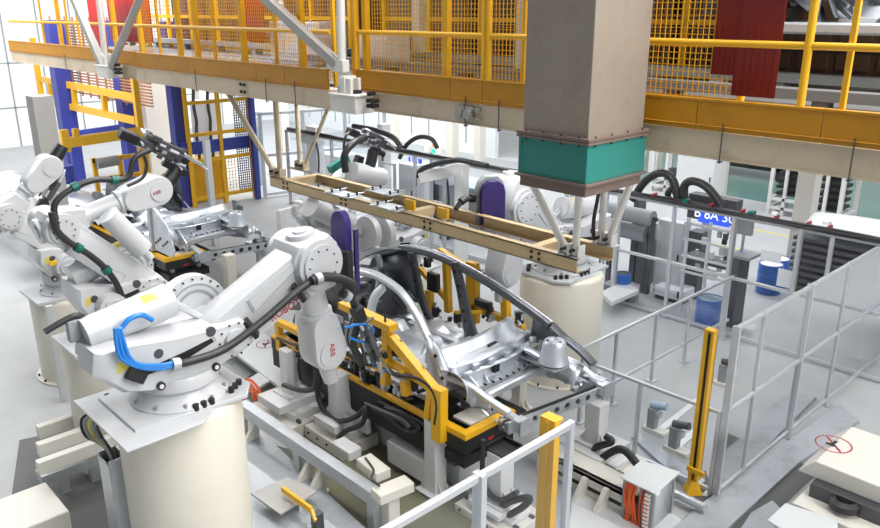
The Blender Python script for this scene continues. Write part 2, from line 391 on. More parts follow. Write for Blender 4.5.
a, b, z = cx(112, 154, 7.6, 42); curtain('wide bright red curtain behind the V tie rods', a, b, 7.6, z, 'red')
a, b, z = cx(246, 266, 8.0, 41); curtain('small bright red curtain panel left of the diagonal brace', a, b, 8.0, z, 'red')

# what stands on the platform deck behind the fence
def cage(label, x0, x1, y, z0, z1, n, mesh=True):
    t = thing('mesh_cage', label, 'cage', (x0, y, z0)); f = MB()
    for z in (z0+.1, z0+.75, z1): f.bar((x0, y, z), (x1, y, z), .07)
    link('frame', f, 'yellow', t)
    for i in range(n): xx = x0+(x1-x0)*i/(n-1); link('post', MB().bar((xx, y, z0), (xx, y, z1), .08), 'yellow', t)
    if mesh:
        m = MB(); k = int((x1-x0)/.09)
        for i in range(k): m.bar((x0+i*.09, y+.03, z0+.1), (x0+i*.09, y+.03, z1), .009)
        for j in range(int((z1-z0)/.09)): m.bar((x0, y+.03, z0+.1+j*.09), (x1, y+.03, z0+.1+j*.09), .009)
        link('wire_mesh', m, 'tan_mesh', t, smooth=False)
cage('yellow mesh cage on the deck behind the orange fascia, left half', -22, -12, 9.2, 4.6, 7.2, 9)
cage('yellow mesh cage on the deck behind the hanger tubes and the square duct', -11.5, -4.2, 9.6, 4.6, 7.2, 7)
cage('yellow frame on the deck deep behind the right-hand rail', -7, 2, 12.6, 4.6, 7.0, 8, True)
for lab, x0, x1, y0, y1, z1, m in (('brown machine cabinet on the deck behind the two middle posts', -9.6, -8.2, 10.4, 11.4, 6.6, 'brown'), ('low brown cabinet on the deck left of the square duct', -8.0, -6.3, 10.6, 11.6, 6.0, 'brown'), ('dark cabinet on the deck behind the wire mesh next to the duct', -6.2, -5.2, 10.8, 11.6, 6.8, 'maroon_grey'), ('brown cabinet on the deck behind the bright red curtain', -16, -13.5, 10.5, 11.5, 6.4, 'brown'), ('dark cabinet on the deck behind the diagonal brace', -12.8, -10.4, 10.6, 11.6, 6.5, 'maroon_grey'), ('dark machine on the deck behind the short red curtain strip', -5.0, -3.0, 10.9, 11.9, 6.7, 'brown'), ('brown cabinet at the far left end of the deck', -22, -18, 10.5, 11.5, 6.2, 'brown'), ('low white cabinet on the deck between the two bright red curtains', -13.2, -11.6, 8.2, 8.8, 5.3, 'white'), ('low white cabinet on the deck just left of the diagonal brace', -10.8, -9.9, 8.3, 8.8, 5.15, 'white')):
    t = thing('machine_cabinet', lab, 'cabinet', (x0, y0, 4.6)); link('body', MB().b2((x0, y0, 4.6), (x1, y1, z1)), m, t, bevel=.02)
    n = max(2, int((x1-x0)/.5))
    for i in range(n): xx = x0+(i+.5)*(x1-x0)/n; link('door', MB().b2((xx-.2, y0-.02, 4.75), (xx+.2, y0, z1-.1)), m, t, bevel=.006)
for lab, x, y in (('cream post on the deck behind the middle yellow posts', -7.3, 8.6), ('cream post on the deck beside the square duct', -6.0, 8.4), ('cream post on the deck left of the white hanger tube', -9.9, 9.0), ('cream post on the deck behind the red curtain by the mesh', -4.55, 9.0)):
    solo('deck_post', MB().b2((x-.08, y-.08, 4.6), (x+.08, y+.08, 7.6)), 'ivory', lab, 'post')
for lab, y, z, m, x0, x1 in (('near grey conveyor rail lying along the deck', 7.9, 4.72, 'deck_grey', -11.5, 1), ('far grey conveyor rail lying along the deck', 9.0, 4.78, 'mid_grey', -22, 1), ('raised dark conveyor beam along the back of the deck', 10.1, 5.05, 'maroon_grey', -10, 1)):
    t = thing('conveyor_rail', lab, 'conveyor', (x0, y, 4.6)); link('beam', MB().b2((x0, y-.11, z-.05), (x1, y+.11, z+.05)), m, t)
    for i in range(int((x1-x0)/1.6)): link('foot', MB().b2((x0+.5+i*1.6, y-.08, 4.6), (x0+.65+i*1.6, y+.08, z-.05)), m, t)
struct('wall_upper', MB().b2((-21, 13.6, 4.56), (2, 13.75, 7.2)), 'brown')
struct('light_block_wall', MB().b2((-36, -8.2, 0), (6, -8, 18)), 'mid_grey')  # unseen wall, added to keep light off the front faces
struct('light_block_roof', MB().b2((-36, -8.2, 12.6), (6, .5, 12.8)), 'mid_grey')  # unseen slab, added to cut overhead light on the front faces
struct('deck_shade_slab', MB().b2((-11.5, 6.7, 7.35), (-3.6, 13.75, 7.45)), 'mid_grey')  # unseen slab, added to shade the middle of the deck
# ================================================================ SQUARE DUCT
DY = 5.0
dA = at(589, 140, Y=DY); dx1 = dA.x; dx0 = at(520, 137, Y=DY).x; dy1 = at(646, 140, X=dx1).y
zb = at(590, 193, Y=DY).z; zf = at(597, 143, Y=DY).z
t = thing('air_duct', 'big square brown sheet-metal duct with a teal collar coming down from above', 'duct', ((dx0+dx1)/2, (DY+dy1)/2, zb))
tp = .0
link('shaft', MB().b2((dx0+.02, DY+.02, zf), (dx1-.02, dy1-.02, 7.5)), 'duct', t, bevel=.006)
link('upper_flange', MB().b2((dx0-.02, DY-.02, zf-.008), (dx1+.02, dy1+.02, zf+.02)).b2((dx0-.02, DY-.02, zf-.034), (dx1+.02, dy1+.02, zf-.012)), 'flange_brown', t, bevel=.004)
link('collar', MB().b2((dx0, DY, zb+.06), (dx1, dy1, zf-.03)), 'teal', t, bevel=.004)
link('lower_flange', MB().b2((dx0-.025, DY-.025, zb+.035), (dx1+.025, dy1+.025, zb+.06)).b2((dx0+.01, DY+.01, zb-.05), (dx1-.01, dy1-.01, zb+.035)), 'flange_brown', t, bevel=.004)
for i in range(4): link('corner_strip', MB().b2(((dx0, dx1-.03)[i % 2], (DY, dy1)[i//2]-.006, zb+.06), ((dx0+.03, dx1)[i % 2], (DY, dy1)[i//2]+.006, zf-.03)), 'teal', t)
for i in range(4):
    link('flange_bolt', MB().cyl((dx1+.012, DY+.08+i*(dy1-DY-.16)/3, zf-.05), (dx1+.012, DY+.08+i*(dy1-DY-.16)/3, zf+.035), .007, n=8), 'bolt', t)
    link('flange_bolt', MB().cyl((dx0+.08+i*(dx1-dx0-.16)/3, DY-.012, zf-.05), (dx0+.08+i*(dx1-dx0-.16)/3, DY-.012, zf+.035), .007, n=8), 'bolt', t)

# ================================================================ TAN HANGING FRAME
FZ = 2.8; FH = .16
xa, xb = -10.78, -4.69; ya, yb = 6.52, 7.24
t = thing('hanging_frame', 'long tan channel frame hung level above the car body', 'hanging frame', ((xa+xb)/2, (ya+yb)/2, FZ))
def channel(x0, x1, y, s):
    return MB().b2((x0, y, FZ), (x1, y+s*.012, FZ+FH)).b2((x0, y, FZ+FH-.012), (x1, y+s*.10, FZ+FH)).b2((x0, y, FZ), (x1, y+s*.10, FZ+.012))
link('side_channel', channel(xa, xb, ya, 1), 'tan', t); link('side_channel', channel(xa+.4, xb-.02, yb, -1), 'tan', t)
link('end_channel', MB().b2((xa+.25, ya+.01, FZ+.02), (xa+.4, yb, FZ+FH-.02)), 'tan', t)
for xx in (-7.6, -5.4): link('cross_member', MB().b2((xx-.06, ya+.02, FZ+.02), (xx+.06, yb, FZ+FH-.03)), 'tan', t)
for (px, py) in ((286, 183), (344, 199), (428, 222), (536, 251)):
    p = at(px, py, Y=ya)
    for i in (-1, 1):
        for j in (-1, 1): link('bolt', MB().cyl((p.x+i*.055, ya, FZ+.08+j*.035), (p.x+i*.055, ya-.012, FZ+.08+j*.035), .02, n=10), 'bolt', t)
def bolt_plate(x, y, bits):
    link('clamp_plate', MB().b2((x-.28, y-.16, FZ+FH), (x+.28, y+.1, FZ+FH+.012)), 'galvanised', t, bevel=.003)
    for i in (-.2, .2):
        for j in (-.1, .05): link('bolt', MB().cyl((x+i, y+j, FZ+FH), (x+i, y+j, FZ+FH+.06), .018, n=8), 'bolt', t)
    for i in (-1, 1): link('clamp_rod', MB().cyl((x+i*.2, y-.24, FZ+FH+.03), (x+i*.2, y+.18, FZ+FH+.03), .011, n=8), 'galvanised', t)
bolt_plate(-8.9, ya+.1, 0); bolt_plate(-7.85, ya+.1, 0); bolt_plate(-8.6, yb-.1, 0)
for px, py in ((410, 192), (443, 200)):
    p = at(px, py, Y=ya+.12); link('stop_plate', MB().b2((p.x-.09, p.y-.01, FZ+FH+.012), (p.x+.09, p.y+.03, FZ+FH+.15)), 'bright_yellow', t, bevel=.004)
# hanger struts of the frame
def strut(label, p, q, r, m):
    s = thing('hanger_strut', label, 'strut', p)
    link('tube', MB().cyl(p, q, r, n=16), m, s)
    link('foot_bracket', MB().b2((p[0]-.11, p[1]-.07, FZ+FH+.012), (p[0]+.11, p[1]+.07, FZ+FH+.024)).b2((p[0]-.08, p[1]-.06, FZ+FH+.02), (p[0]-.06, p[1]+.06, FZ+FH+.15)).b2((p[0]+.06, p[1]-.06, FZ+FH+.02), (p[0]+.08, p[1]+.06, FZ+FH+.15)), 'tube_tan' if m == 'tube_tan' else 'tube_white', s, bevel=.003)
    link('bolt', MB().cyl((p[0], p[1]-.1, FZ+FH+.09), (p[0], p[1]+.1, FZ+FH+.09), .02, n=8), 'bolt', s)
    return s
a = at(281, 177, Y=ya+.06); strut('front tan vertical strut at the far end of the hanging frame', (a.x, a.y, FZ+FH+.03), (a.x, a.y, 4.56), .045, 'tube_tan')
b = at(301, 172, Y=yb-.05); strut('rear tan vertical strut at the far end of the hanging frame', (b.x, b.y, FZ+FH+.03), (b.x, b.y, 4.56), .04, 'tube_tan')
q = at(222, 98, Y=ya+.06); strut('long grey-brown diagonal strut running down to the far frame end from the left', (a.x-.16, a.y, FZ+FH+.05), (q.x, q.y, 4.4), .045, 'tube_tan')
q = at(330, 105, Y=yb-.05); strut('tan diagonal strut leaning right from the far frame end', (b.x+.1, b.y, FZ+FH+.05), q, .03, 'tube_tan')
a = at(576, 256, Y=ya+.05); strut('white vertical strut behind the front corner of the hanging frame', (a.x, a.y, FZ+FH+.03), (a.x, a.y, 4.56), .042, 'tube_white')
q = at(546, 204, Y=ya+.05); q = V(a)+(q-V(a))*1.6; strut('white diagonal strut leaning left up to the underside of the duct', (a.x-.12, a.y, FZ+FH+.05), q, .045, 'tube_white')
b = at(601, 246, Y=yb-.05); strut('white vertical strut on the rear corner of the hanging frame', (b.x, b.y, FZ+FH+.03), (b.x, b.y, 4.56), .04, 'tube_white')
q = at(626, 190, Y=yb-.05); q = V(b)+(q-V(b))*1.7; strut('white diagonal strut leaning right from the rear corner of the hanging frame', (b.x+.1, b.y, FZ+FH+.05), q, .04, 'tube_white')
solo('strut_cable', MB().tube([(b.x-.06, b.y-.06, FZ+FH+.05), (b.x-.08, b.y-.05, 3.25), (b.x-.03, b.y-.06, 3.6), (b.x-.09, b.y-.05, 3.9), (b.x-.1, b.y, 4.5)], .022), 'rubber', 'black cable running up beside the rear white strut', 'cable')
# ================================================================ ROBOTS
def pedestal(label, x, y, r, z, group=None):
    t = thing('robot_pedestal', label, 'pedestal', (x, y, 0))
    link('drum', MB().lathe([(0, 0), (r, 0), (r, z-.05), (r-.015, z-.02), (r-.05, z), (0, z)], (x, y, 0), n=72), 'cream', t)
    link('foot_flange', MB().lathe([(r, .03), (r+.07, .03), (r+.07, 0), (r, 0)], (x, y, 0), n=72), 'cream', t)
    for i in range(14):
        a = i*2*PI/14; link('anchor_bolt', MB().cyl((x+(r+.035)*math.cos(a), y+(r+.035)*math.sin(a), .03), (x+(r+.035)*math.cos(a), y+(r+.035)*math.sin(a), .06), .018, n=6), 'bolt', t)
    return t

def capsule(c1, r1, c2, r2, n=14):
    c1, c2 = Vector(c1), Vector(c2); d = c2-c1; L = d.length; th = math.atan2(d.y, d.x); k = math.acos(max(-1, min(1, (r1-r2)/L))); out = []
    for i in range(n+1):
        a = th+k+(2*PI-2*k)*i/n; out.append((c1.x+r1*math.cos(a), c1.y+r1*math.sin(a)))
    for i in range(n+1):
        a = th-k+2*k*i/n; out.append((c2.x+r2*math.cos(a), c2.y+r2*math.sin(a)))
    return out

def robot(label, o, az, S, E, W, G=None, near=1, back=.4, fr=.21, gun='gun', cover=False, logo=True, kk=1.):
    """o: base centre on the pedestal; S, E, W, G: shoulder, elbow, wrist, tool tip in the arm's plane (forward, up)."""
    t = thing('industrial_robot', label, 'robot', o, 'welding robots around the cars')
    o = V(o); u = V((math.cos(az), math.sin(az), 0)); v = V((math.sin(az), -math.cos(az), 0))*near; w = Z1
    P = lambda a, c, b=0: o+u*a+w*c+v*b
    def pr(poly, b0, b1): # outline in the arm plane, between two lateral offsets
        m = MB(); n = len(poly); ins = .035; cxx = sum(p[0] for p in poly)/n; cyy = sum(p[1] for p in poly)/n
        def ring(b, k): return [P(cxx+(x-cxx)*k, cyy+(y-cyy)*k, b) for x, y in poly]
        rs = [ring(b0, .93), ring(b0+ins*(1 if b1 > b0 else -1), 1), ring(b1-ins*(1 if b1 > b0 else -1), 1), ring(b1, .93)]
        vs = sum(rs, []); fs = [list(range(n))[::-1], list(range(3*n, 4*n))]
        for j in range(3): fs += [(j*n+i, j*n+(i+1) % n, (j+1)*n+(i+1) % n, (j+1)*n+i) for i in range(n)]
        return m.add(vs, fs)
    M = 'robot_white'
    # base casting
    b = MB().lathe([(.0, .34), (.37, .34), (.39, .30), (.39, .22), (.35, .18), (.41, .10), (.46, .06), (.46, .0), (0, 0)], o, n=48)
    link('base_casting', b, M, t)
    pl = MB()
    pl.prism([(-.62, -.42), (.45, -.5), (.6, -.3), (.6, .3), (.45, .5), (-.62, .42)], o, u, v, *((.002, .045) if near < 0 else (-.045, -.002)))
    link('base_plate', pl, M, t, bevel=.006)
    for sgn in (-1, 1):
        for q in range(3): link('anchor_bolt', MB().cyl(P(.36+q*.07, .04, sgn*(.36-q*.05)), P(.36+q*.07, .1, sgn*(.36-q*.05)), .03, n=8), 'bolt', t)
    for q in range(3): link('anchor_bolt', MB().cyl(P(-.05+q*.08, .04, .44), P(-.05+q*.08, .1, .44), .03, n=8), 'bolt', t)
    # turning frame with two cheeks and a trough between them
    fp = [(-.42, .30), (-.62, .36), (-.86, .60), (-.82, .80), (-.55, .80), (-.1, .74), (S[0]-.05, S[1]+.17), (S[0]+.1, S[1]+.18), (S[0]+.21, S[1]+.06), (S[0]+.2, S[1]-.12), (.38, .34), (.2, .26), (-.1, .25)]
    if kk < 1: fp = [(x*.55 if x < 0 else x, y) for x, y in fp]
    body = link('turning_frame', pr(fp, -.12, .30), M, t)
    link('frame_cheek', pr([(x*.9-.02, y) for x, y in fp], -.36, -.12), M, t)
    link('cable_slot', pr([(-.42 if kk == 1 else -.1, .47), (-.05, .50), (.28, .60), (.26, .64), (-.05, .58), (-.42 if kk == 1 else -.1, .53)], .27, .306), 'black', body)
    if kk < 1:
        link('side_motor', MB().cyl(P(-.12, .52, .28), P(-.12, .52, .46), .17, n=28).cyl(P(-.12, .52, .46), P(-.12, .52, .50), .12, n=24), M, t)
    for a, c, r in ((-.28, .64, .045), (.24, .70, .05)): link('hole', MB().cyl(P(a, c, .28), P(a, c, .304), r, n=16), 'dark_steel', body)
    for a, c in ((-.3, .33), (-.05, .3), (.25, .34)):
        link('lifting_eye', MB().cyl(P(a, c, .28), P(a, c, .33), .04, n=14), 'black', body); link('eye_ring', MB().cyl(P(a, c, .29), P(a, c, .335), .022, n=12), 'white', body)
    lk = 1 if kk == 1 else .58
    link('warning_label', MB().add([P(-.66*lk, .56, .302), P(-.54*lk, .60, .302), P(-.54*lk, .70, .302), P(-.66*lk, .66, .302)], [(0, 1, 2, 3)]), 'label_yellow', body)
    # spring balancer
    c0, c1 = P(-.78 if kk == 1 else -.40, .86, -.05), P(.02, .98, -.05); d = (c1-c0).normalized()
    bl = link('balancer', MB().cyl(c0, c1, .15, .165, n=28).cyl(c1, c1+d*.03, .13, n=28), M, t)
    link('piston_rod', MB().cyl(c1, P(S[0]-.1, S[1]+.12, -.05), .035, n=12), 'steel', bl)
    bq = MB(); q = c0+d*.62
    for k in range(7):
        an = .75+k*.10; z = w*math.sin(an)+v*math.cos(an); bq.v += [q-d*.1+z*.163, q-d*.1+z*.163+d*.22]
    bq.f += [(2*k, 2*k+1, 2*k+3, 2*k+2) for k in range(6)]; link('label', bq, 'label_yellow', bl)
    # shoulder gearbox, lower arm, elbow
    S2 = (S[0]-.06, S[1]+.13)
    g = link('shoulder_gearbox', MB().cyl(P(*S2, -.62), P(*S2, -.50), .30, n=36).cyl(P(*S2, -.50), P(*S2, -.37), .36, n=40).cyl(P(*S2, -.37), P(*S2, -.34), .30, n=36), M, t)
    link('gearbox_bolts', MB().ring(P(*S2, -.37), v, .33, .010, 20), 'bolt', g)
    link('gearbox_groove', MB().lathe([(.272, 0), (.286, 0), (.286, .004), (.272, .004)], P(*S2, -.338), v).lathe([(.20, 0), (.225, 0), (.225, .006), (.2, .006)], P(*S2, -.338), v), 'mid_grey', g)
    link('drive_motor', MB().cyl(P(-.02, .42, -.40), P(-.02, .42, -.72), .13, n=24).cyl(P(-.02, .42, -.72), P(-.02, .42, -.78), .10, n=20), M, t)
    link('frame_bolts', MB().ring(P(*S, .301), v, .165, .010, 10, .012), 'bolt', body)
    for q_ in range(10): link('ring_bolt', MB().cyl(P(.425*math.cos(q_*PI/5), .07, .425*math.sin(q_*PI/5)), P(.425*math.cos(q_*PI/5), .11, .425*math.sin(q_*PI/5)), .018, n=6), 'mid_grey', t)
    j = link('shoulder_hub', MB().cyl(P(*S, .28), P(*S, .34), .11, n=28).cyl(P(*S, .34), P(*S, .36), .03, n=10), M, t)
    arm = link('lower_arm', pr(capsule(S, .25*(1+kk)/2, E, .25*kk), -.16, .20), M, t)
    dn = Vector((E[0]-S[0], E[1]-S[1])); L = dn.length; dn /= L; nn = Vector((-dn.y, dn.x))
    tri = [tuple(Vector(S)+dn*(.28*L)+nn*.03), tuple(Vector(S)+dn*(.86*L)+nn*.12), tuple(Vector(S)+dn*(.86*L)+nn*.19), tuple(Vector(S)+dn*(.28*L)+nn*.19)]
    link('arm_panel', pr(tri, .18, .215), M, arm)
    fd = Vector((W[0]-E[0], W[1]-E[1])); FL = fd.length; fd /= FL; fnn = Vector((-fd.y, fd.x)); E2 = Vector(E)
    el = link('elbow', MB().cyl(P(*E, -.34), P(*E, .30), .27*kk, n=36).cyl(P(*E, .30), P(*E, .33), .22*kk, n=32), M, t)
    for m_ in range(10): link('elbow_bolt', MB().cyl(P(E[0]+.17*kk*math.cos(m_*PI/5), E[1]+.17*kk*math.sin(m_*PI/5), .33), P(E[0]+.17*kk*math.cos(m_*PI/5), E[1]+.17*kk*math.sin(m_*PI/5), .345), .008, n=6), 'bolt', el)
    bk = E2-fd*back; q = lambda a, b: tuple(E2+fd*a+fnn*b)
    link('forearm_housing', pr([q(-back, -.20*kk), q(-back*.5, -.29*kk), q(.1, -.28*kk), q(.34, -.17*kk), q(.34, .17*kk), q(.1, .27*kk), q(-back*.5, .29*kk), q(-back, .20*kk)], -.24*kk, .24*kk), M, t)
    bkp = P(*bk); fdir = (u*fd.x+w*fd.y)
    link('rear_cap', MB().cyl(bkp, bkp-fdir*.05, .15, n=28).cyl(bkp-fdir*.05, bkp-fdir*.07, .08, n=20), M, t)
    if cover:
        cv = link('cover_plate', MB().prism([(-.09, -.52), (.09, -.52), (.11, -.1), (.11, .12), (.08, .2), (.03, .24), (-.03, .24), (-.08, .2), (-.11, .12), (-.11, -.1)], P(E[0]+.44, E[1]+.22, .06), u*.15+v, w, -.05, .05), 'purple', t, bevel=.01)
        link('motor', MB().b2((-1, -1, -1), (-.99, -.99, -.99)) if False else MB().bar(P(E[0]+.40, E[1]-.40, .2), P(E[0]+.40, E[1]+.05, .2), .12, .08), 'black', t, bevel=.01)
        link('edge_strip', MB().bar(P(E[0]+.53, E[1]-.44, .2), P(E[0]+.53, E[1]+.26, .2), .03, .05), 'purple', cv)
    wl = FL-.30
    f0, f1 = P(*q(.32, 0)), P(*q(max(.5, wl-.10), 0)); link('forearm_tube', MB().cyl(f0, f0+fdir*.05, fr-.03, n=28).cyl(f0, f1, fr-.075, fr-.055, n=28).cyl(f1-fdir*.09, f1-fdir*.04, fr-.03, n=28), M, t)
    bx = link('wrist_housing', pr(capsule(q(wl-.02, 0), fr-.03, q(FL, 0), fr+.01), -.17, .17), M, t); link('wrist_joint_line', MB().cyl(P(*W, -.19), P(*W, .18), fr*.55, n=24), M, bx)
    link('wrist_cap', MB().cyl(P(*W, .17), P(*W, .185), fr-.05, n=28), M, bx)
    if logo:
        up = fdir if near*fdir.dot(u) >= 0 else -fdir
        read = fdir if abs(fdir.z) < .6 else V((0, 0, -1)) if fdir.z < 0 else V((0, 0, 1))
        ver = v.cross(read)
        text('logo', 'ABB', .09 if kk == 1 else .06, 'red_mark', P(*q(FL-.05, 0), .186), read, ver, bx)
    if G is not None:
        gd = Vector((G[0]-W[0], G[1]-W[1])); gl = gd.length; gd /= gl; gv = u*gd.x+w*gd.y; wp = P(*W)
        link('wrist_joint', MB().tube([wp, wp+fdir*.12, wp+fdir*.2+gv*.1, wp+fdir*.22+gv*(gl*.55)], lambda s: .115-.03*s, n=18), 'black' if gun != 'plain' else M, t)
    return t, P, q, u, v

def weldgun(t, c, a, b, L=.85, m='dark_steel', n=16, seed=1):
    """Servo spot-welding gun: c centre, a long axis, b across."""
    c, a, b = V(c), V(a).normalized(), V(b).normalized(); b = (b-a*b.dot(a)).normalized(); k = a.cross(b); R = random.Random(seed)
    g = link('weld_gun', MB().bar(c-a*L*.42, c+a*L*.38, .07, .11, up=b).bar(c-a*L*.30+b*.1, c+a*L*.30+b*.1, .06, .06, up=b), m, t, bevel=.008)
    link('gun_motor', MB().bar(c-a*L*.62, c-a*L*.36, .13, .12, up=b), 'black', g, bevel=.015)
    link('gun_arm', MB().bar(c+a*L*.2+b*.08, c+a*L*.62+b*.05, .035, .04, up=b), 'galvanised', g)
    link('gun_jaw', MB().bar(c+a*L*.1-b*.12, c+a*L*.5-b*.14, .07, .09, up=b), 'black', g, bevel=.01)
    link('electrode', MB().cyl(c+a*L*.60+b*.05, c+a*L*.72+b*.02, .014, n=10), 'steel', g)
    for i in range(n):
        p = c+a*L*R.uniform(-.35, .4)+b*R.uniform(-.1, .13)+k*R.uniform(-.09, .09); s = R.uniform(.018, .05)
        if i % 3 == 0: mm = MB().cyl(p-a*s, p+a*s*1.6, s*.45, n=10)
        elif i % 3 == 1: mm = MB().cyl(p-k*s*1.4, p+k*s*1.4, s*.4, n=10)
        else: mm = MB().bar(p-a*s, p+a*s, s, s*1.3, up=b)
        link('valve_block' if i % 3 == 2 else 'fitting', mm, R.choice(['steel', 'galvanised', 'dark_steel', 'black', 'steel_bright']), g)
    return g
def hose(t, pts, r=.035, m='rubber', clips=(), name='hose_pack', cm='green_clip', cr=1.5, **k):
    h = link(name, MB().tube(pts, r, n=10), m, t); s = spline(pts, 8)
    for c in clips:
        i = min(len(s)-2, int(c*(len(s)-1))); d = (s[i+1]-s[i]).normalized(); link('clip', MB().cyl(s[i]-d*.035, s[i]+d*.035, r*cr, n=10), cm, h)
    return h
def pix(L, **k): return [at(x, y, **k) for x, y in L]

# --- the front robot
XR = -6.66; ZR = 1.92
pedestal('nearest cream drum pedestal, under the front-left robot', XR-.03, 2.86, .595, ZR)
ro, P, q, u, v = robot('largest white robot in front, its arm reaching up and right from the nearest drum', (XR, 2.86, ZR), PI/2, (.48, .55), (1.53, 1.07), (1.70, -.03), (1.80, -.4), near=1, back=.26, fr=.21, cover=True, gun='plain')
link('mount_plate', MB().prism([(-.58, -.80), (.66, -.80), (.66, -.1), (.5, .1), (-.58, .1)], (XR, 2.86, ZR), X1, Y1, .0, .02), 'robot_white', ro, bevel=.004)
link('mount_slot', MB().b2((XR-.5, 2.32, ZR+.02), (XR+.35, 2.36, ZR+.026)), 'black', ro)
H1 = XR+.36
hs = hose(ro, pix([(176, 364), (192, 361), (225, 349), (262, 322), (292, 296), (312, 281)], X=H1), .039, clips=(.02,), cm='galvanised')
hose(ro, pix([(312, 281), (325, 277), (342, 279), (354, 287), (351, 297), (342, 293)], X=H1+.05), .05, clips=(.12, .9), cm='galvanised', cr=1.3)
for (x, y), (x2, y2) in (((245, 320), (258, 336)), ((293, 285), (305, 300))):
    link('hose_bracket', MB().bar(at(x, y, X=XR+.24), at(x2, y2, X=XR+.3), .14, .05), 'black', ro, bevel=.008)
for dx in (-4, 0, 4):
    hose(ro, pix([(118+dx*.6, 328), (121+dx, 344), (126+dx, 358-dx*.2), (140, 366-dx*.4), (160, 367-dx*.5), (176, 364-dx*.4)], X=XR+.37), .018, 'blue_hose', name='air_hose')
hose(ro, pix([(122, 328), (130, 319), (142, 315), (153, 320)], X=XR+.2), .025, 'blue_hose', name='air_hose')
link('hose_bracket', MB().bar(at(128, 372, X=XR+.34), at(146, 378, X=XR+.34), .05, .12), 'black', ro, bevel=.008)
hose(ro, pix([(45, 332), (66, 320), (80, 316), (100, 330), (116, 339), (124, 336)], X=XR-.1), .03, name='supply_hose')
hose(ro, pix([(76, 322), (78, 340), (90, 351), (112, 338)], X=XR-.1), .012, name='supply_cable')
A = at(292, 306, X=XR+.205); text('lettering', 'ROBOTICS', .11, 'red_mark', A, at(310, 295, X=XR+.205)-at(275, 317, X=XR+.205), V((0, -.5, 1)), ro)
# gun at the wrist, working on the car's side
wp = P(1.95, -.25); weldgun(ro, at(368, 340, X=XR+.25), at(385, 395, X=XR+.25)-at(360, 325, X=XR+.25), X1, .75, 'steel_dark_and_shaded', 22, 3)
hose(ro, pix([(352, 297), (358, 320), (354, 345), (362, 365)], X=XR+.2), .04)
hose(ro, pix([(345, 328), (362, 324), (374, 330), (366, 342), (350, 338)], X=XR+.3), .014, 'blue_hose', name='air_hose')

# --- the second robot in the left row
X2 = -9.3
pedestal('second cream drum in the left row, mostly hidden behind the front robot', X2, 3.25, .62, 1.62)
r2, P, q, u, v = robot('white robot behind the front one, forearm raised with a black weld gun on top', (X2, 3.25, 1.62), PI/2, (.45, .55), (-.5, 1.52), (.72, 1.76), (.92, 2.1), near=1, back=.15, fr=.175, kk=.68)
hose(r2, pix([(58, 228), (55, 205), (70, 190), (95, 180), (120, 180), (130, 174), (135, 158), (150, 150)], X=X2+.3), .036, clips=(.33, .55), name='hose_pack')
hose(r2, pix([(52, 212), (56, 228), (68, 241), (90, 255), (107, 270), (120, 290), (127, 318)], X=X2+.36), .038, clips=(.42, .68))
hose(r2, pix([(142, 150), (147, 165), (143, 178), (128, 186)], X=X2+.2), .02, name='gun_cable')
weldgun(r2, at(162, 151, X=X2+.05), at(195, 166, X=X2+.05)-at(130, 137, X=X2+.05), Z1+X1*.3, .90, 'dark_steel', 60, 5)
c0, c1 = at(108, 215, X=X2+.25), at(143, 250, X=X2+.25); link('balance_tube', MB().cyl(c0, c1, .13, n=24).cyl(c1, c1+(c1-c0)*.25, .05, n=12), 'robot_white', r2)
# --- the third robot at the left edge
X3 = -12.2
pedestal('cream drum at the left edge, third in the left row', X3, 3.7, .60, 1.35)
r3, P, q, u, v = robot('white robot at the left edge, partly cut off, folded back on its drum', (X3, 3.7, 1.35), PI/2, (.15, .55), (-.75, 1.35), (-.05, 1.95), (.1, 2.2), near=1, back=.2, fr=.17, logo=False, kk=.72)
weldgun(r3, at(52, 190, X=X3), at(58, 178, X=X3)-at(44, 200, X=X3), X1, .5, 'dark_steel', 10, 8)
link('guard_bracket', MB().bar(at(50, 264, X=X3+.4), at(76, 257, X=X3+.4), .06, .05).bar(at(76, 257, X=X3+.4), at(70, 250, X=X3+.4), .06, .08), 'bright_yellow', r3)
# --- robots on the far side of the line
X4 = -10.4
pedestal('low cream drum beyond the first car, hidden below the far robot', X4, 8.95, .6, .9)
r4, P, q, u, v = robot('white far-side robot below the long tan frame, white tube arm pointing left', (X4, 8.95, .90), -PI/2, (.62, .55), (1.9, 1.42), (1.15, 1.9), (1.0, 2.3), near=-1, back=.2, fr=.17, logo=False, kk=.7)
c0, c1 = at(311, 206, X=-9.9), at(350, 224, X=-9.9); link('balance_tube', MB().cyl(c0, c1, .17, n=28), 'robot_white', r4)
for (x, y), rr in (((366, 234), .30), ((379, 234), .34)):
    c = at(x, y, X=-10.1); dd = (at(384, 232, X=-10.1)-at(360, 236, X=-10.1)).normalized(); link('joint_disc', MB().cyl(c, c+dd*.12, rr, n=36).cyl(c+dd*.12, c+dd*.15, rr*.7, n=30), 'robot_white', r4)
weldgun(r4, at(371, 140, X=-10.0), at(392, 150, X=-10)-at(345, 130, X=-10), Z1+X1*.2, .8, 'dark_steel', 50, 11)
c0, c1 = at(352, 172, X=-10.0), at(382, 178, X=-10.0); link('wrist', MB().cyl(c0, c1, .17, n=24), 'robot_white', r4); link('wrist_joint', MB().tube(pix([(369, 172), (372, 160), (374, 150)], X=-10), .09, n=14), 'black', r4)
hose(r4, pix([(346, 172), (345, 155), (354, 143), (366, 137)], X=-9.9), .06); hose(r4, pix([(343, 168), (345, 140), (350, 132)], X=-9.95), .02, name='gun_cable')
link('valve_island', MB().bar(at(330, 170, X=-10.2), at(348, 158, X=-10.2), .1, .12), 'teal', r4)
X5 = -6.85
pedestal('large cream drum beyond the car, under the tan frame end', X5, 9.15, .64, 1.70)
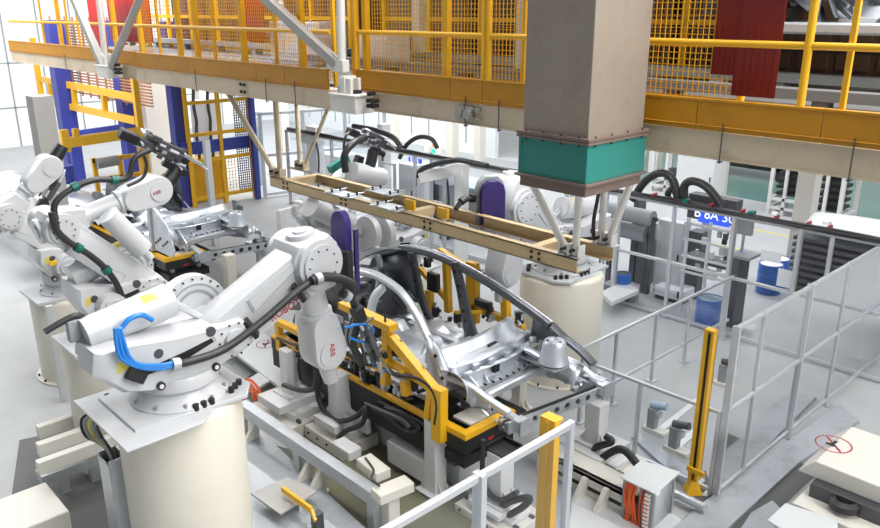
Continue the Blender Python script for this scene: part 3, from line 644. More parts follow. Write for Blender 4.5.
r5, P, q, u, v = robot('white far-side robot under the teal duct collar with a purple cover plate', (X5, 9.15, 1.70), -PI/2, (.45, .67), (1.25, 1.25), (1.36, .32), (1.40, -.1), near=-1, back=.4, gun='plain', logo=False)
a = at(482, 214, X=-6.75); b = at(504, 218, X=-6.75)
c = at(493, 200, X=-6.7); link('cover_plate', MB().prism([(-.17, -.38), (.17, -.38), (.17, .1), (.14, .2), (.07, .26), (-.07, .26), (-.14, .2), (-.17, .1)], c, V((.45, .9, 0)).normalized(), Z1, -.04, .04), 'purple', r5, bevel=.01)
link('cover_rim', MB().prism([(-.21, -.36), (.2, -.38), (.2, .12), (.16, .24), (.08, .31), (-.08, .31), (-.16, .24), (-.21, .1)], c-V((.9, -.45, 0))*.1, V((.45, .9, 0)).normalized(), Z1, -.06, .06), 'mid_grey', r5, bevel=.01)
hose(r5, pix([(456, 209), (464, 200), (475, 199), (482, 203)], X=-6.9), .035, clips=(.3, .6), cm='rubber'); hose(r5, pix([(502, 184), (508, 178), (518, 180)], X=-6.9), .02, name='gun_cable')
link('floor_plate', MB().prism([(-.5, -.3), (.0, -.5), (.5, -.3), (.5, .3), (0, .5), (-.5, .3)], (X5, 9.15, 1.70), X1, Y1, 0, .02), 'light_grey', r5, bevel=.004)
# ================================================================ CAR BODY SHELL ON ITS TROLLEY
def up_(x, y, Y): return at(x, y, Y=Y)
def mirror(p, yc=6.6): return V((p[0], 2*yc-p[1], p[2]))
CR = (-7.0, 6.6, 1.0)
car = thing('car_shell', 'bare silver car body shell without doors on the line, its open front towards the viewer', 'car body', CR)
roof = [V(p) for p in ((-9.5, 5.93, 1.55), (-9.0, 5.97, 1.86), (-8.5, 6.0, 2.06), (-8.05, 6.0, 2.15), (-7.5, 6.0, 2.215), (-7.0, 5.99, 2.13), (-6.62, 5.95, 1.91), (-6.3, 5.88, 1.65), (-6.02, 5.82, 1.40))]
far_px = pix([(385, 253), (402, 249), (420, 251), (440, 257), (470, 272), (500, 290), (530, 311), (550, 326)], Y=7.25)
farroof = [V((-9.6, 7.25, 1.65)), V((-9.1, 7.25, 1.92))]+far_px
rn = link('side_frame', MB().sweep(roof, .10, lambda s: .085+.02*s, side=(0, 1, .5)), 'steel', car)
link('drip_flange', MB().sweep([p+V((0, -.045, .02)) for p in roof], .02, .025, side=(0, 1, 0)), 'steel_bright', rn)
rf = link('side_frame', MB().sweep(farroof, .09, .10, side=(0, 1, -.4)), 'steel_dark_and_shaded', car)
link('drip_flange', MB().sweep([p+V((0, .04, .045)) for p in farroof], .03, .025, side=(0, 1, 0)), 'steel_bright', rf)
# pillars
def pillar(nm, pts, w, h, m, side=(1, 0, 0), holes=0, par=car):
    o = link(nm, MB().sweep(pts, w, h, side=side), m, par); s = spline(pts, 6)
    for k in range(holes):
        i = int((k+1)*(len(s)-1)/(holes+1)); link('hole', MB().cyl(s[i]+V((0, -.052, 0)), s[i]+V((0, .05, 0)), .018+.006*(k % 2), n=10), 'black', o)
    return o
pillar('centre_pillar', [up_(384, 287, 5.98), up_(374, 300, 5.9), up_(369, 330, 5.8), up_(367, 352, 5.78)], lambda s: .11+.05*s, .07, 'steel_bright')
pillar('centre_pillar', [up_(455, 262, 7.22), up_(462, 290, 7.27), up_(468, 320, 7.32), up_(476, 350, 7.32)], lambda s: .15+.12*s*s, .08, 'steel_dark_and_shaded', holes=6)
pillar('rear_pillar', [up_(412, 252, 7.2), up_(417, 275, 7.25), up_(424, 305, 7.3), up_(436, 330, 7.3)], .13, .08, 'steel_dark_and_shaded', holes=4)
pillar('rear_pillar', [V((-8.9, 5.97, 1.9)), V((-9.0, 5.86, 1.5)), V((-9.0, 5.8, 1.1))], .3, .06, 'steel')
pillar('sill', [V((-9.3, 5.76, 1.02)), V((-7.6, 5.74, 1.02)), V((-5.98, 5.76, 1.04))], .14, .12, 'steel', side=(0, 1, 0))
pillar('sill', [V((-9.3, 7.42, 1.02)), V((-7.6, 7.42, 1.02)), V((-6.0, 7.40, 1.04))], .14, .12, 'steel', side=(0, 1, 0))
# hinge pillars: a broad pressed panel under each windscreen pillar
def panel(nm, rows, m, solid=.008, par=car): return link(nm, MB().grid(rows), m, par, solid=solid)
hp = panel('hinge_pillar', [[up_(429, 335, 5.84), up_(440, 348, 5.84), up_(449, 371, 5.83)], [up_(428, 350, 5.80), up_(437, 362, 5.79), up_(447, 384, 5.80)], [up_(426, 368, 5.79), up_(434, 378, 5.78), up_(444, 397, 5.80)]], 'steel_bright', .05)
for x, y in ((436, 356), (438, 367), (443, 378), (431, 372)): p = up_(x, y, 5.78); link('hole', MB().cyl(p+V((0, -.012, 0)), p+V((0, .01, 0)), .022, n=10), 'black', hp)
panel('hinge_pillar', [[up_(535, 316, 7.3), up_(556, 330, 7.3)], [up_(532, 338, 7.36), up_(550, 350, 7.36)]], 'steel_dark_and_shaded', .05)
# roof cross members and rear deck
link('roof_bow', MB().sweep([V((-8.15, 6.0, 2.12)), V((-8.3, 6.3, 2.17)), V((-8.4, 6.6, 2.18)), V((-8.45, 6.95, 2.16)), farroof[3]], .16, .03, side=(1, 0, 0)), 'steel_dark_and_shaded', car)
link('roof_bow', MB().sweep([V((-9.15, 5.99, 1.80)), V((-9.25, 6.6, 1.86)), V((-9.2, 7.22, 1.86))], .2, .03, side=(1, 0, 0)), 'steel_dark_and_shaded', car)
ds = panel('rear_deck', [[V((-9.35, 5.95+i*.155, 1.62)) for i in range(9)], [V((-8.95, 5.95+i*.155, 1.66)) for i in range(9)], [V((-8.55, 5.95+i*.155, 1.62-.03*(i % 2))) for i in range(9)], [V((-8.45, 5.95+i*.155, 1.45-.03*(i % 2))) for i in range(9)], [V((-8.3, 5.95+i*.155, 1.15)) for i in range(9)]], 'steel_dark_and_shaded', .012)
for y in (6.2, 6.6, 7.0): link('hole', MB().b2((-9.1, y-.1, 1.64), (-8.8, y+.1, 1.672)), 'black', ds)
link('parcel_brace', MB().sweep([V((-8.45, 5.98, 1.62)), V((-8.15, 6.5, 1.35)), V((-8.05, 7.1, 1.1))], .1, .05, side=(1, 0, 0)).sweep([V((-8.9, 7.2, 1.9)), V((-8.5, 6.9, 1.75)), V((-8.2, 6.4, 1.25))], .1, .05, side=(1, 0, 0)), 'steel_dark_and_shaded', car)
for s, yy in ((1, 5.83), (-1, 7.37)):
    panel('wheelhouse', [[V((-8.85+.42*math.cos(a), yy+s*k*.16, 1.0+.42*math.sin(a))) for a in [PI*i/12 for i in range(13)]] for k in range(3)], 'steel_dark_and_shaded', .01)
    panel('quarter_panel', [[V((-9.6, yy-s*.02, 1.55)), V((-9.2, yy-s*.02, 1.62)), V((-8.8, yy, 1.58)), V((-8.4, yy, 1.4))], [V((-9.7, yy-s*.05, 1.1)), V((-9.2, yy-s*.05, 1.3)), V((-8.8, yy-s*.05, 1.4)), V((-8.4, yy, 1.1))]], 'steel_dark_and_shaded', .01)
# floor pan with ribs and tunnel
def fz(x, y):
    z = 1.04+.02*math.sin(x*18)*(abs(y-6.6) > .2)
    z += .20*math.exp(-((y-6.6)/.13)**4); z += .12*math.exp(-((x+7.75)/.10)**4)+.09*math.exp(-((x+7.0)/.07)**4)
    return z
panel('floor_pan', [[V((-8.4+i*.05, 5.8+j*.0667, fz(-8.4+i*.05, 5.8+j*.0667))) for j in range(25)] for i in range(47)], 'steel_bright', .01)
for y in (6.15, 7.05): link('floor_brace', MB().sweep([V((-8.3, y, 1.10)), V((-7.2, y, 1.10)), V((-6.3, y, 1.14))], .09, .06, side=(0, 1, 0)), 'steel', car)
# dash panel, cowl: folded sheet sections across the body
def fold(nm, prof, y0, y1, m, par=car, t_=.012, x1=0., z1=0., n=14):
    return link(nm, MB().grid([[V((x+x1*j/n+.10*math.sin(PI*j/n), y0+(y1-y0)*j/n, z+z1*j/n)) for j in range(n+1)] for x, z in prof]), m, par, solid=t_)
dsh = fold('dash_panel', [(-6.12, 1.02), (-6.06, 1.10), (-6.10, 1.16), (-6.06, 1.30), (-6.06, 1.40)], 5.86, 7.34, 'steel_bright', z1=.05)
cw = fold('cowl_panel', [(-6.34, 1.54), (-6.28, 1.54), (-6.20, 1.44), (-6.02, 1.41), (-6.0, 1.45), (-5.94, 1.45), (-5.92, 1.33), (-5.98, 1.33)], 5.86, 7.32, 'steel_bright', z1=.06)
fold('front_dash_wall', [(-5.80, 1.39), (-5.86, 1.39), (-5.86, 1.22), (-5.76, 1.20), (-5.76, 1.15), (-5.82, 1.13)], 5.98, 7.24, 'steel_bright', z1=.06)
lc_ = link('lower_cross_member', MB().sweep([V((-5.74, 5.98, 1.04)), V((-5.62, 6.15, 1.12)), V((-5.56, 6.35, 1.17)), V((-5.54, 6.75, 1.19)), V((-5.55, 7.0, 1.18)), V((-5.5, 7.25, 1.12))], .09, .11, side=(1, 0, 0), sm=2), 'steel', car)
link('steering_support', MB().sweep([V((-6.0, 6.05, 1.42)), V((-5.9, 6.35, 1.47)), V((-5.92, 6.75, 1.49))], .16, .05, side=(1, 0, 0), sm=2), 'steel_bright', cw)
for k, yy in enumerate((6.05, 6.28, 6.55, 6.82, 7.08)):
    link('rib', MB().prism([(0, 0), (.16, 0), (.16, .05), (.03, .2), (0, .2)], (-5.86, yy, 1.16+.03*k/4), X1, Z1, -.012, .012), 'steel', dsh)
    link('tab', MB().box((-5.84+.1*math.sin(PI*(yy-5.86)/1.5), yy+.1, 1.44+.012*k), (.05, .09, .07)), 'steel_bright', cw, bevel=.006)
for p, sx_, sz_ in ((up_(492, 346, 6.70), .15, .09), (up_(495, 367, 6.42), .09, .10), (up_(524, 352, 6.95), .06, .06), (up_(470, 362, 6.2), .05, .04)):
    link('opening', MB().box(p+V((.02, 0, 0)), (.05, sx_, sz_)), 'black', dsh)
for k in range(12): yy = 5.98+k*.115; xx = -5.75+.1*math.sin(PI*(yy-5.98)/1.26); link('hole', MB().cyl(V((xx-.03, yy, 1.205+.05*k/12)), V((xx+.012, yy, 1.21+.05*k/12)), .014, n=8), 'black', dsh)
for yy, s_ in ((6.02, 1), (7.2, -1)):
    link('rail_gusset', MB().prism([(0, 0), (.42, -.02), (.40, .10), (.1, .30), (0, .30)], (-5.86, yy, 1.06), X1, Z1, -.01, .01), 'steel_bright', car)
link('tower_brace', MB().sweep([V((-5.9, 6.95, 1.44)), V((-5.62, 7.0, 1.42)), V((-5.42, 7.02, 1.36))], .12, .06, side=(0, 1, 0), sm=2), 'steel_bright', car)
link('tower_plate', MB().prism([(0, 0), (.62, -.05), (.66, .18), (.40, .26), (0, .22)], (-5.8, 6.92, 1.33), X1, V((0, 1, .05)), 0, .012), 'steel', car)
# front rails
fz0 = .93
cb0, cb1 = at(507, 434, Z=.86), at(608, 394, Z=.86)
nr = [V((-6.2, 6.12, 1.0)), V((-5.75, 6.1, 1.03)), at(487, 402, Z=1.02), at(520, 424, Z=.96)]
fr_ = [V((-6.1, 7.18, 1.05)), V((-5.6, 7.2, 1.1)), at(570, 363, Z=1.08), at(603, 388, Z=.98)]
for L in (nr, fr_):
    o = link('front_rail', MB().sweep(L, .12, .13, side=(0, 1, 0)), 'steel', car); s = spline(L, 6)
    for i in range(4, len(s)-1, 2): link('hole', MB().cyl(s[i]+V((0, -.068, 0)), s[i]+V((0, .068, 0)), .018, n=8), 'black', o)
    e = s[-1]; link('crash_box', MB().box(e+V((.02, 0, 0)), (.14, .16, .15)), 'steel_bright', o, bevel=.01); link('end_plate', MB().box(e+V((.1, 0, .01)), (.015, .22, .2)), 'galvanised', o)
# upper wing rails
nw = [V((-6.02, 5.82, 1.36)), up_(470, 386, 5.86), up_(490, 400, 5.9), up_(510, 413, 5.95)]
fw_ = [far_px[-1]+V((0, .03, 0)), up_(565, 338, 7.36), up_(580, 350, 7.36), up_(594, 364, 7.34)]
link('wing_rail', MB().sweep(nw, .09, .07, side=(0, 1, 0)), 'steel', car); link('wing_rail', MB().sweep(fw_, .12, .07, side=(0, 1, 0)), 'steel_dark_and_shaded', car)
tw = V((-5.36, 7.08, 1.40))
st = link('strut_tower', MB().lathe([(.20, -.04), (.165, .05), (.15, .14), (.145, .21), (.12, .24), (.06, .245), (.05, .22), (.0, .22)], tw, n=32), 'steel_bright', car)
for k in range(3): link('hole', MB().cyl(tw+V((.09*math.cos(k*2.1), .09*math.sin(k*2.1), .235)), tw+V((.09*math.cos(k*2.1), .09*math.sin(k*2.1), .25)), .016, n=8), 'black', st)
panel('wheelhouse_apron', [[V((-5.75+.1*i, 7.30, 1.46-.02*i)) for i in range(8)], [V((-5.75+.1*i, 7.16, 1.36-.02*i)) for i in range(8)], [V((-5.75+.1*i, 7.10, 1.12)) for i in range(8)]], 'steel', .012)
# near wheel housing shell
panel('wheelhouse_apron', [[at(441+r*2.2+27*math.cos(a), 394+r*1.5-24*math.sin(a), Y=5.78+r*.11) for a in [PI*(-.1+i/10) for i in range(11)]] for r in range(4)], 'steel', .012)
link('apron_plate', MB().prism([(x, y) for x, y in ((0, 0), (.34, -.02), (.36, .2), (.2, .34), (0, .3))], V((-6.0, 6.1, .84)), X1, Z1, 0, .012), 'galvanised', car)
# front cross beam with round holes
d = cb1-cb0; L = d.length
hb = link('front_cross_beam', MB().holed(cb0, d, Z1, L, .15, .03, [(L*(.14+.105*i), .044 if i % 4 else .05) for i in range(8)]), 'galvanised', car, smooth=False)
link('inner_plate', MB().bar(cb0+V((-.06, 0, .075)), cb1+V((-.06, 0, .075)), .012, .15), 'dark_steel', hb)
link('beam_bracket', MB().box(cb1+V((-.12, -.05, .1)), (.2, .14, .22)).box(cb1+V((-.3, -.1, .02)), (.2, .1, .25)), 'steel', car, bevel=.015)
link('beam_bracket', MB().box(cb0+V((-.08, .08, .06)), (.18, .14, .12)), 'steel', car, bevel=.015)
rnd = random.Random(4)
for k in range(26):
    base = (cb0+V((-.1, .06, .12))) if k < 12 else (cb1+V((-.25, -.12, .12))); p = base+V((rnd.uniform(-.25, .1), rnd.uniform(-.16, .12), rnd.uniform(-.12, .1)))
    s = rnd.uniform(.02, .05); mm = MB().cyl(p, p+V((rnd.uniform(-1, 1), rnd.uniform(-1, 1), rnd.uniform(0, 1))).normalized()*s*2.2, s*.5, n=9) if k % 2 else MB().box(p, (s*1.5, s*2, s*1.2))
    link('bracket', mm, rnd.choice(['steel_dark_and_shaded', 'steel_bright', 'galvanised', 'dark_steel']), car)

for yy, dy_ in ((5.97, .0), (7.24, .0)):
    panel('rear_quarter_inner', [[V((-8.25, yy, 2.10)), V((-8.7, yy, 1.97)), V((-9.1, yy, 1.80))], [V((-8.15, yy, 1.8)), V((-8.6, yy, 1.65)), V((-9.2, yy, 1.6))], [V((-8.05, yy, 1.35)), V((-8.4, yy, 1.3)), V((-9.3, yy, 1.3))]], 'steel_dark_and_shaded', .02)
panel('seat_back', [[V((-8.30, 6.0+.12*i, 1.12)) for i in range(11)], [V((-8.42+.03*(i % 2), 6.0+.12*i, 1.4)) for i in range(11)], [V((-8.5, 6.0+.12*i, 1.66)) for i in range(11)]], 'steel_dark_and_shaded', .015)
rq = random.Random(12)  # dark clutter added to darken the rear interior
for k in range(26):
    q_ = V((rq.uniform(-9.1, -8.2), rq.uniform(6.05, 7.2), rq.uniform(1.25, 1.75))); s_ = rq.uniform(.04, .12)
    link('inner_bracket', MB().box(q_, (s_*2, s_*2.2, s_)) if k % 3 else MB().bar(q_, q_+V((rq.uniform(.2, .5), rq.uniform(-.2, .2), -.3)), s_*.6, s_*.4), rq.choice(['steel_dark_and_shaded', 'steel_dark_and_shaded', 'steel', 'dark_steel']), car, bevel=.006)
# ================================================================ TROLLEY UNDER THE CAR
tr = thing('body_trolley', 'black trolley with yellow edge strips carrying the silver car body', 'trolley', (-7.2, 5.9, .3))
c = at(466, 452, Y=5.46); zt = at(466, 441, Y=5.46).z; zl = zt-.17
xe = c.x
link('top_frame', MB().b2((-9.3, 5.46, zl), (xe-.12, 5.58, zt)).b2((xe-.12, 5.46, zl), (xe, 6.5, zt)).b2((-9.3, 6.38, zl), (xe-.12, 6.5, zt)).b2((-9.3, 5.58, zl), (-9.18, 6.38, zt)).b2((xe-1.0, 5.58, zl), (xe-.9, 6.38, zt)), 'black', tr)
link('side_skirt', MB().b2((-9.3, 5.47, zl-.28), (xe-.55, 5.53, zl)), 'black', tr)
link('edge_strip', MB().b2((-9.3, 5.455, zt), (xe-.62, 5.54, zt+.03)), 'yellow', tr)
link('edge_strip', MB().b2((xe-.55, 5.455, zt+.002), (xe-.1, 5.56, zt+.07)).b2((xe-.1, 5.455, zt+.002), (xe+.004, 6.2, zt+.07)).b2((xe-.62, 6.2, zt+.002), (xe+.004, 6.3, zt+.07)), 'yellow', tr)
link('pad', MB().b2((xe-.5, 5.75, zt-.03), (xe-.2, 6.15, zt+.01)), 'ivory', tr, bevel=.01)
link('lower_frame', MB().b2((-9.2, 5.55, zl-.28), (xe-.1, 6.4, zl-.14)), 'black', tr, bevel=.006)
for x in (xe-.25, xe-1.4, -8.8):
    for y in (5.7, 6.25): link('lift_column', MB().cyl((x, y, zl-.15), (x, y, zl+.02), .045, n=16), 'aluminium', tr)
p = at(491, 438, X=xe); link('label', MB().b2((xe, p.y-.05, p.z-.02), (xe+.004, p.y+.05, p.z+.02)), 'red_mark', tr)
link('plinth', MB().b2((-9.2, 5.72, .0), (xe-.35, 6.3, .42)), 'light_grey', tr, bevel=.01)
link('roller_box', MB().b2((-9.2, 5.60, .40), (xe-.3, 6.36, zl-.28)), 'dark_steel', tr)
for k, (x, y) in enumerate(((392, 300), (300, 300))): pass

# ================================================================ YELLOW SIDE FIXTURES
def fix(label, Yp, bars, m='yellow'):
    f = thing('side_fixture', label, 'fixture', at(*bars[0][0], Y=Yp))
    for p, q, w, h in bars: link('frame_bar', MB().bar(at(*p, Y=Yp), at(*q, Y=Yp), w, h), m, f, bevel=.006)
    return f
f1 = fix('tall yellow clamping frame with a diagonal arm on the near side of the car body', 5.42, [((343, 304), (394, 328), .14, .09), ((388, 326), (386, 384), .10, .10), ((392, 338), (438, 394), .11, .12), ((440, 388), (440, 440), .16, .12), ((361, 312), (359, 347), .06, .06), ((345, 354), (388, 372), .06, .06), ((405, 370), (407, 395), .10, .10), ((432, 392), (428, 418), .08, .08)])
link('cross_tube', MB().cyl(at(390, 362, Y=5.45), at(428, 384, Y=5.45), .055, n=18), 'yellow', f1)
link('dark_plate', MB().prism([(0, 0), (.2, 0), (.2, .34), (0, .34)], at(347, 345, Y=5.5), X1, Z1, 0, .02), 'mid_grey', f1)
rr = random.Random(9)
def clamps(par, spots, Yp, n, spread=8):
    for (x, y) in spots:
        b = at(x, y, Y=Yp); k = link('clamp_unit', MB().box(b, (.10, .08, .16)), 'black', par, bevel=.008)
        for i in range(n):
            p = at(x+rr.uniform(-spread, spread), y+rr.uniform(-spread, spread), Y=Yp+rr.uniform(-.06, .10)); s = rr.uniform(.016, .04)
            dv = V((rr.uniform(-1, 1), rr.uniform(-.6, .6), rr.uniform(-1, 1))).normalized()
            mm = MB().cyl(p-dv*s*1.6, p+dv*s*1.6, s*.6, n=10) if i % 2 else MB().box(p, (s*1.6, s*1.6, s*2.2))
            link('cylinder' if i % 2 else 'block', mm, rr.choice(['black', 'dark_steel', 'steel', 'galvanised', 'black', 'steel_bright']), k)
clamps(f1, [(372, 350), (366, 376), (398, 350), (414, 384), (420, 372), (356, 362), (432, 408), (378, 330), (362, 338), (382, 382), (404, 392)], 5.5, 10, 9)
for kx in range(5): hose(f1, [at(*q, Y=5.36) for q in ((352+kx*4, 318+kx*3), (348+kx*6, 340), (358+kx*8, 356+kx*4), (372+kx*9, 362+kx*5))], .012, ['rubber', 'rubber', 'blue_hose', 'rubber', 'mid_grey'][kx], name='air_line')
hose(f1, [at(*q, Y=5.38) for q in ((346, 352), (360, 362), (378, 366), (396, 374), (418, 378), (432, 388), (438, 404), (436, 424))], .028)
hose(f1, [at(*q, Y=5.4) for q in ((384, 300), (386, 330), (382, 352), (372, 366))], .014, name='air_line')
f2 = fix('yellow bracket frame on the short white stand next to the lettered robot arm', 5.30, [((277, 321), (303, 333), .10, .08), ((279, 322), (281, 350), .09, .09), ((281, 336), (302, 350), .08, .08), ((305, 305), (306, 345), .07, .07)])
clamps(f2, [(284, 342), (300, 352)], 5.32, 4, 5)
hose(f2, [at(*q, Y=5.26) for q in ((278, 338), (290, 343), (300, 348), (299, 366), (301, 380))], .022)
f3 = fix('yellow fixture frame with black grippers on the far side of the car body', 7.75, [((473, 262), (474, 322), .20, .10), ((506, 294), (507, 342), .12, .10), ((474, 306), (524, 328), .10, .10), ((440, 250), (474, 272), .09, .08), ((447, 262), (449, 312), .10, .10), ((420, 268), (450, 302), .08, .08), ((430, 290), (430, 325), .12, .10)])
link('gripper', MB().box(at(434, 282, Y=7.7), (.22, .1, .30)), 'black', f3, bevel=.02); link('gripper', MB().box(at(484, 304, Y=7.7), (.3, .1, .12)), 'black', f3, bevel=.02)
clamps(f3, [(428, 262), (436, 312), (446, 330), (458, 318), (490, 312), (500, 290), (486, 278), (520, 318)], 7.72, 7)
link('arm', MB().bar(at(455, 312, Y=7.2), at(482, 312, Y=7.6), .04, .04), 'yellow', f3)

# ================================================================ WHITE STANDS AROUND THE LINE
def stand(label, top, bot, w, slide=True, m='white', base=(.5, .4), g='white fixture stands'):
    p = V((bot.x, bot.y, 0)); t = thing('fixture_stand', label, 'stand', p, g); zb = bot.z
    link('column', MB().b2((p.x-w/2, p.y-w/2, zb), (p.x+w/2, p.y+w/2, top)), m, t, bevel=.008)
    link('foot_plate', MB().b2((p.x-w*.95, p.y-w*.9, zb), (p.x+w*.95, p.y+w*.9, zb+.025)), m, t, bevel=.003)
    for i in (-1, 1):
        for j in (-1, 1): link('gusset', MB().prism([(0, 0), (.10, 0), (0, .16)], p+V((i*w/2, j*w*.3, zb+.02)), V((i, 0, 0)), Z1, -.008, .008), m, t)
    if slide:
        a, b = base
        link('slide_bed', MB().b2((p.x-a, p.y-b, 0), (p.x+a, p.y+b, zb*.45)), 'ivory', t, bevel=.01)
        link('slide_carriage', MB().b2((p.x-a*.8, p.y-b*.55, zb*.45), (p.x+a*.8, p.y+b*.55, zb*.72)), m, t, bevel=.008)
        link('slide_table', MB().b2((p.x-a*.55, p.y-b*.9, zb*.72), (p.x+a*.55, p.y+b*.9, zb)), m, t, bevel=.01)
        for s in (-1, 1): link('slide_rail', MB().b2((p.x-a*.95, p.y+s*b*.45-.02, zb*.45), (p.x+a*.95, p.y+s*b*.45+.02, zb*.55)), 'dark_steel', t)
        for i in range(4): link('bolt', MB().cyl((p.x-a*.8+i*a*.5, p.y-b, zb*.25), (p.x-a*.8+i*a*.5, p.y-b-.012, zb*.25), .018, n=8), 'bolt', t)
    return t
b = at(292, 392, Z=.42); s1 = stand('white stand carrying the yellow bracket next to the lettered robot arm', at(288, 348, Y=b.y).z, b, .20, base=(.5, .42))
hose(s1, [at(*q, Y=b.y-.15) for q in ((284, 385), (300, 390), (315, 388), (317, 372), (312, 350))], .035)
b = at(341, 414, Z=.4); s2 = stand('white stand just below the wrist housing lettered in red', at(340, 374, Y=b.y).z, b, .22, base=(.42, .30))
hose(s2, [at(*q, Y=b.y-.16) for q in ((322, 372), (318, 392), (324, 410), (338, 421), (356, 417), (366, 408), (362, 424), (345, 432), (336, 446), (350, 456))], .035)
hose(s2, [at(*q, Y=b.y-.1) for q in ((366, 404), (384, 412), (402, 420), (410, 428))], .035)
sb = MB().box(at(347, 449, Z=.36), (.36, .2, .14)); link('valve_box', sb, 'white', s2, bevel=.02)
b = at(436, 490, Z=.02); s3 = stand('plain white post in front of the black trolley, under the yellow clamping frame', at(430, 416, Y=b.y).z, b, .19, False)
b = at(500, 498, Z=.24); s4 = stand('white post with a black tray on top, right behind the near clear fence', at(495, 448, Y=b.y).z, b, .22, base=(.42, .3))
tz = at(495, 448, Y=b.y).z; link('tray', MB().b2((b.x-.14, b.y-.10, tz), (b.x+.16, b.y+.20, tz+.02)).b2((b.x-.14, b.y-.10, tz+.02), (b.x-.12, b.y+.2, tz+.07)).b2((b.x-.12, b.y+.18, tz+.02), (b.x+.14, b.y+.2, tz+.07)).b2((b.x+.14, b.y-.10, tz+.02), (b.x+.16, b.y+.2, tz+.06)), 'black', s4, bevel=.004)
hose(s4, [at(*q, Y=b.y-.14) for q in ((484, 440), (483, 470), (487, 490), (500, 500), (518, 492))], .03); hose(s4, [at(*q, Y=b.y-.1) for q in ((498, 508), (515, 500), (530, 498), (522, 508), (500, 520))], .04)
b = at(596, 442, Z=.30); s5 = stand('white post below the right end of the perforated front beam', at(594, 400, Y=b.y).z, b, .20, base=(.55, .36))
hose(s5, [at(*q, Y=b.y-.16) for q in ((594, 462), (596, 448), (612, 442), (606, 436))], .045); hose(s5, [at(*q, Y=b.y-.2) for q in ((592, 466), (612, 452), (624, 450), (636, 462), (641, 470))], .05)
b = at(519, 408, Z=.0); stand('cream post standing between the front rails of the car body', at(518, 378, Y=b.y).z, b, .16, False, 'cream')
b = at(233, 300, Z=.0); stand('cream post behind the shoulder of the front robot', at(233, 256, Y=b.y).z, b, .2, False, 'cream')

# ================================================================ FLOOR RAILS, PLATES, CONVEYOR
def slab(name, label, cat, pts, z, t, m, group=None, bevel=.004, struct_=False):
    P_ = [at(x, y, Z=z) for x, y in pts]; n = len(P_); ar = sum(P_[i].x*P_[(i+1) % n].y-P_[(i+1) % n].x*P_[i].y for i in range(n))
    if ar < 0: P_ = P_[::-1]
    mb = MB().prism([(p.x, p.y) for p in P_], (0, 0, 0), X1, Y1, z-t, z)
    if struct_: return struct(name, mb, m)
    return solo(name, mb, m, label, cat, group, bevel=bevel)
gr = thing('guide_rail', 'long galvanised floor rail running from the drum to the cream bracket', 'rail', at(310, 445, Z=.4))
p, q = at(240, 402, Z=.5), at(388, 492, Z=.5); q.y = p.y = 4.53
link('beam', MB().b2((p.x, p.y-.07, .47), (q.x, p.y+.07, .50)).b2((p.x, p.y-.07, .34), (q.x, p.y-.055, .47)).b2((p.x, p.y+.055, .34), (q.x, p.y+.07, .47)), 'galvanised', gr)
link('leg', MB().b2((-7.3, p.y-.06, 0), (-7.18, p.y+.06, .41)), 'galvanised', gr); link('leg', MB().b2((q.x-.2, p.y-.06, 0), (q.x-.08, p.y+.06, .41)), 'galvanised', gr)
for x in (-8.55, -8.25, -7.0, -6.75): link('bracket', MB().prism([(0, 0), (.28, 0), (.05, .32), (0, .32)], (x, p.y+.02, .02), V((0, -1, 0)), Z1, -.03, .03).b2((x-.06, p.y-.34, 0), (x+.06, p.y+.05, .02)), 'ivory', gr)
eb = thing('rail_bracket', 'cream elbow bracket holding the near end of the galvanised floor rail', 'bracket', at(390, 500, Z=0))
link('arm', MB().bar(at(364, 460, Z=.55), at(384, 476, Z=.55), .20, .12).bar(at(376, 497, Z=.52), at(410, 483, Z=.52), .20, .12), 'ivory', eb, bevel=.01)
z0 = at(390, 490, Z=.5); link('post', MB().b2((z0.x-.08, z0.y-.08, 0), (z0.x+.08, z0.y+.08, .48)), 'ivory', eb, bevel=.01)
link('cable', MB().tube([at(*q, Z=.62) for q in ((366, 458), (374, 470), (372, 479), (380, 486))], .014), 'rubber', eb)
slab('pit_strip', 0, 0, [(235, 380), (335, 378), (510, 528), (350, 528)], .004, .004, 'olive_floor', struct_=True)
slab('pit_floor', 0, 0, [(20, 440), (110, 420), (128, 560), (0, 580)], .003, .003, 'pit_floor', struct_=True)
slab('checker_plate', 'long checker-plate walkway strip beside the nearest drum', 'floor plate', [(236, 436), (256, 426), (366, 528), (244, 528)], .10, .03, 'checker_plate', 'checker plates')
for L, lab in (([(254, 440), (300, 436), (250, 408), (236, 420)], 0),): pass
sq = thing('trap_plate', 'square brown-grey steel plate lying on the walkway, with a yellow lever', 'plate', at(285, 495, Z=.25))
P_ = [at(*q, Z=.25) for q in ((251, 493), (288, 477), (318, 491), (281, 514))]
link('plate', MB().prism([(p.x, p.y) for p in P_], (0, 0, 0), X1, Y1, .23, .25), 'tube_grey', sq)
link('leg', MB().bar(at(300, 500, Z=.23), at(300, 500, Z=.23)*1-V((0, 0, .13)), .06), 'galvanised', sq)
link('lever', MB().bar(at(283, 489, Z=.33), at(312, 510, Z=.33), .035, .07), 'bright_yellow', sq); link('lever_arm', MB().bar(at(312, 510, Z=.33), at(316, 521, Z=.26), .03, .06), 'bright_yellow', sq)
link('lever_foot', MB().box(at(318, 521, Z=.2), (.10, .10, .22)), 'dark_steel', sq)
pl1 = slab('cover_plate', 'wide pale cover plate with an oval no-step mark behind the front robot arm', 'floor plate', [(205, 330), (246, 318), (335, 390), (300, 402)], .30, .05, 'light_grey', 'pale cover plates')
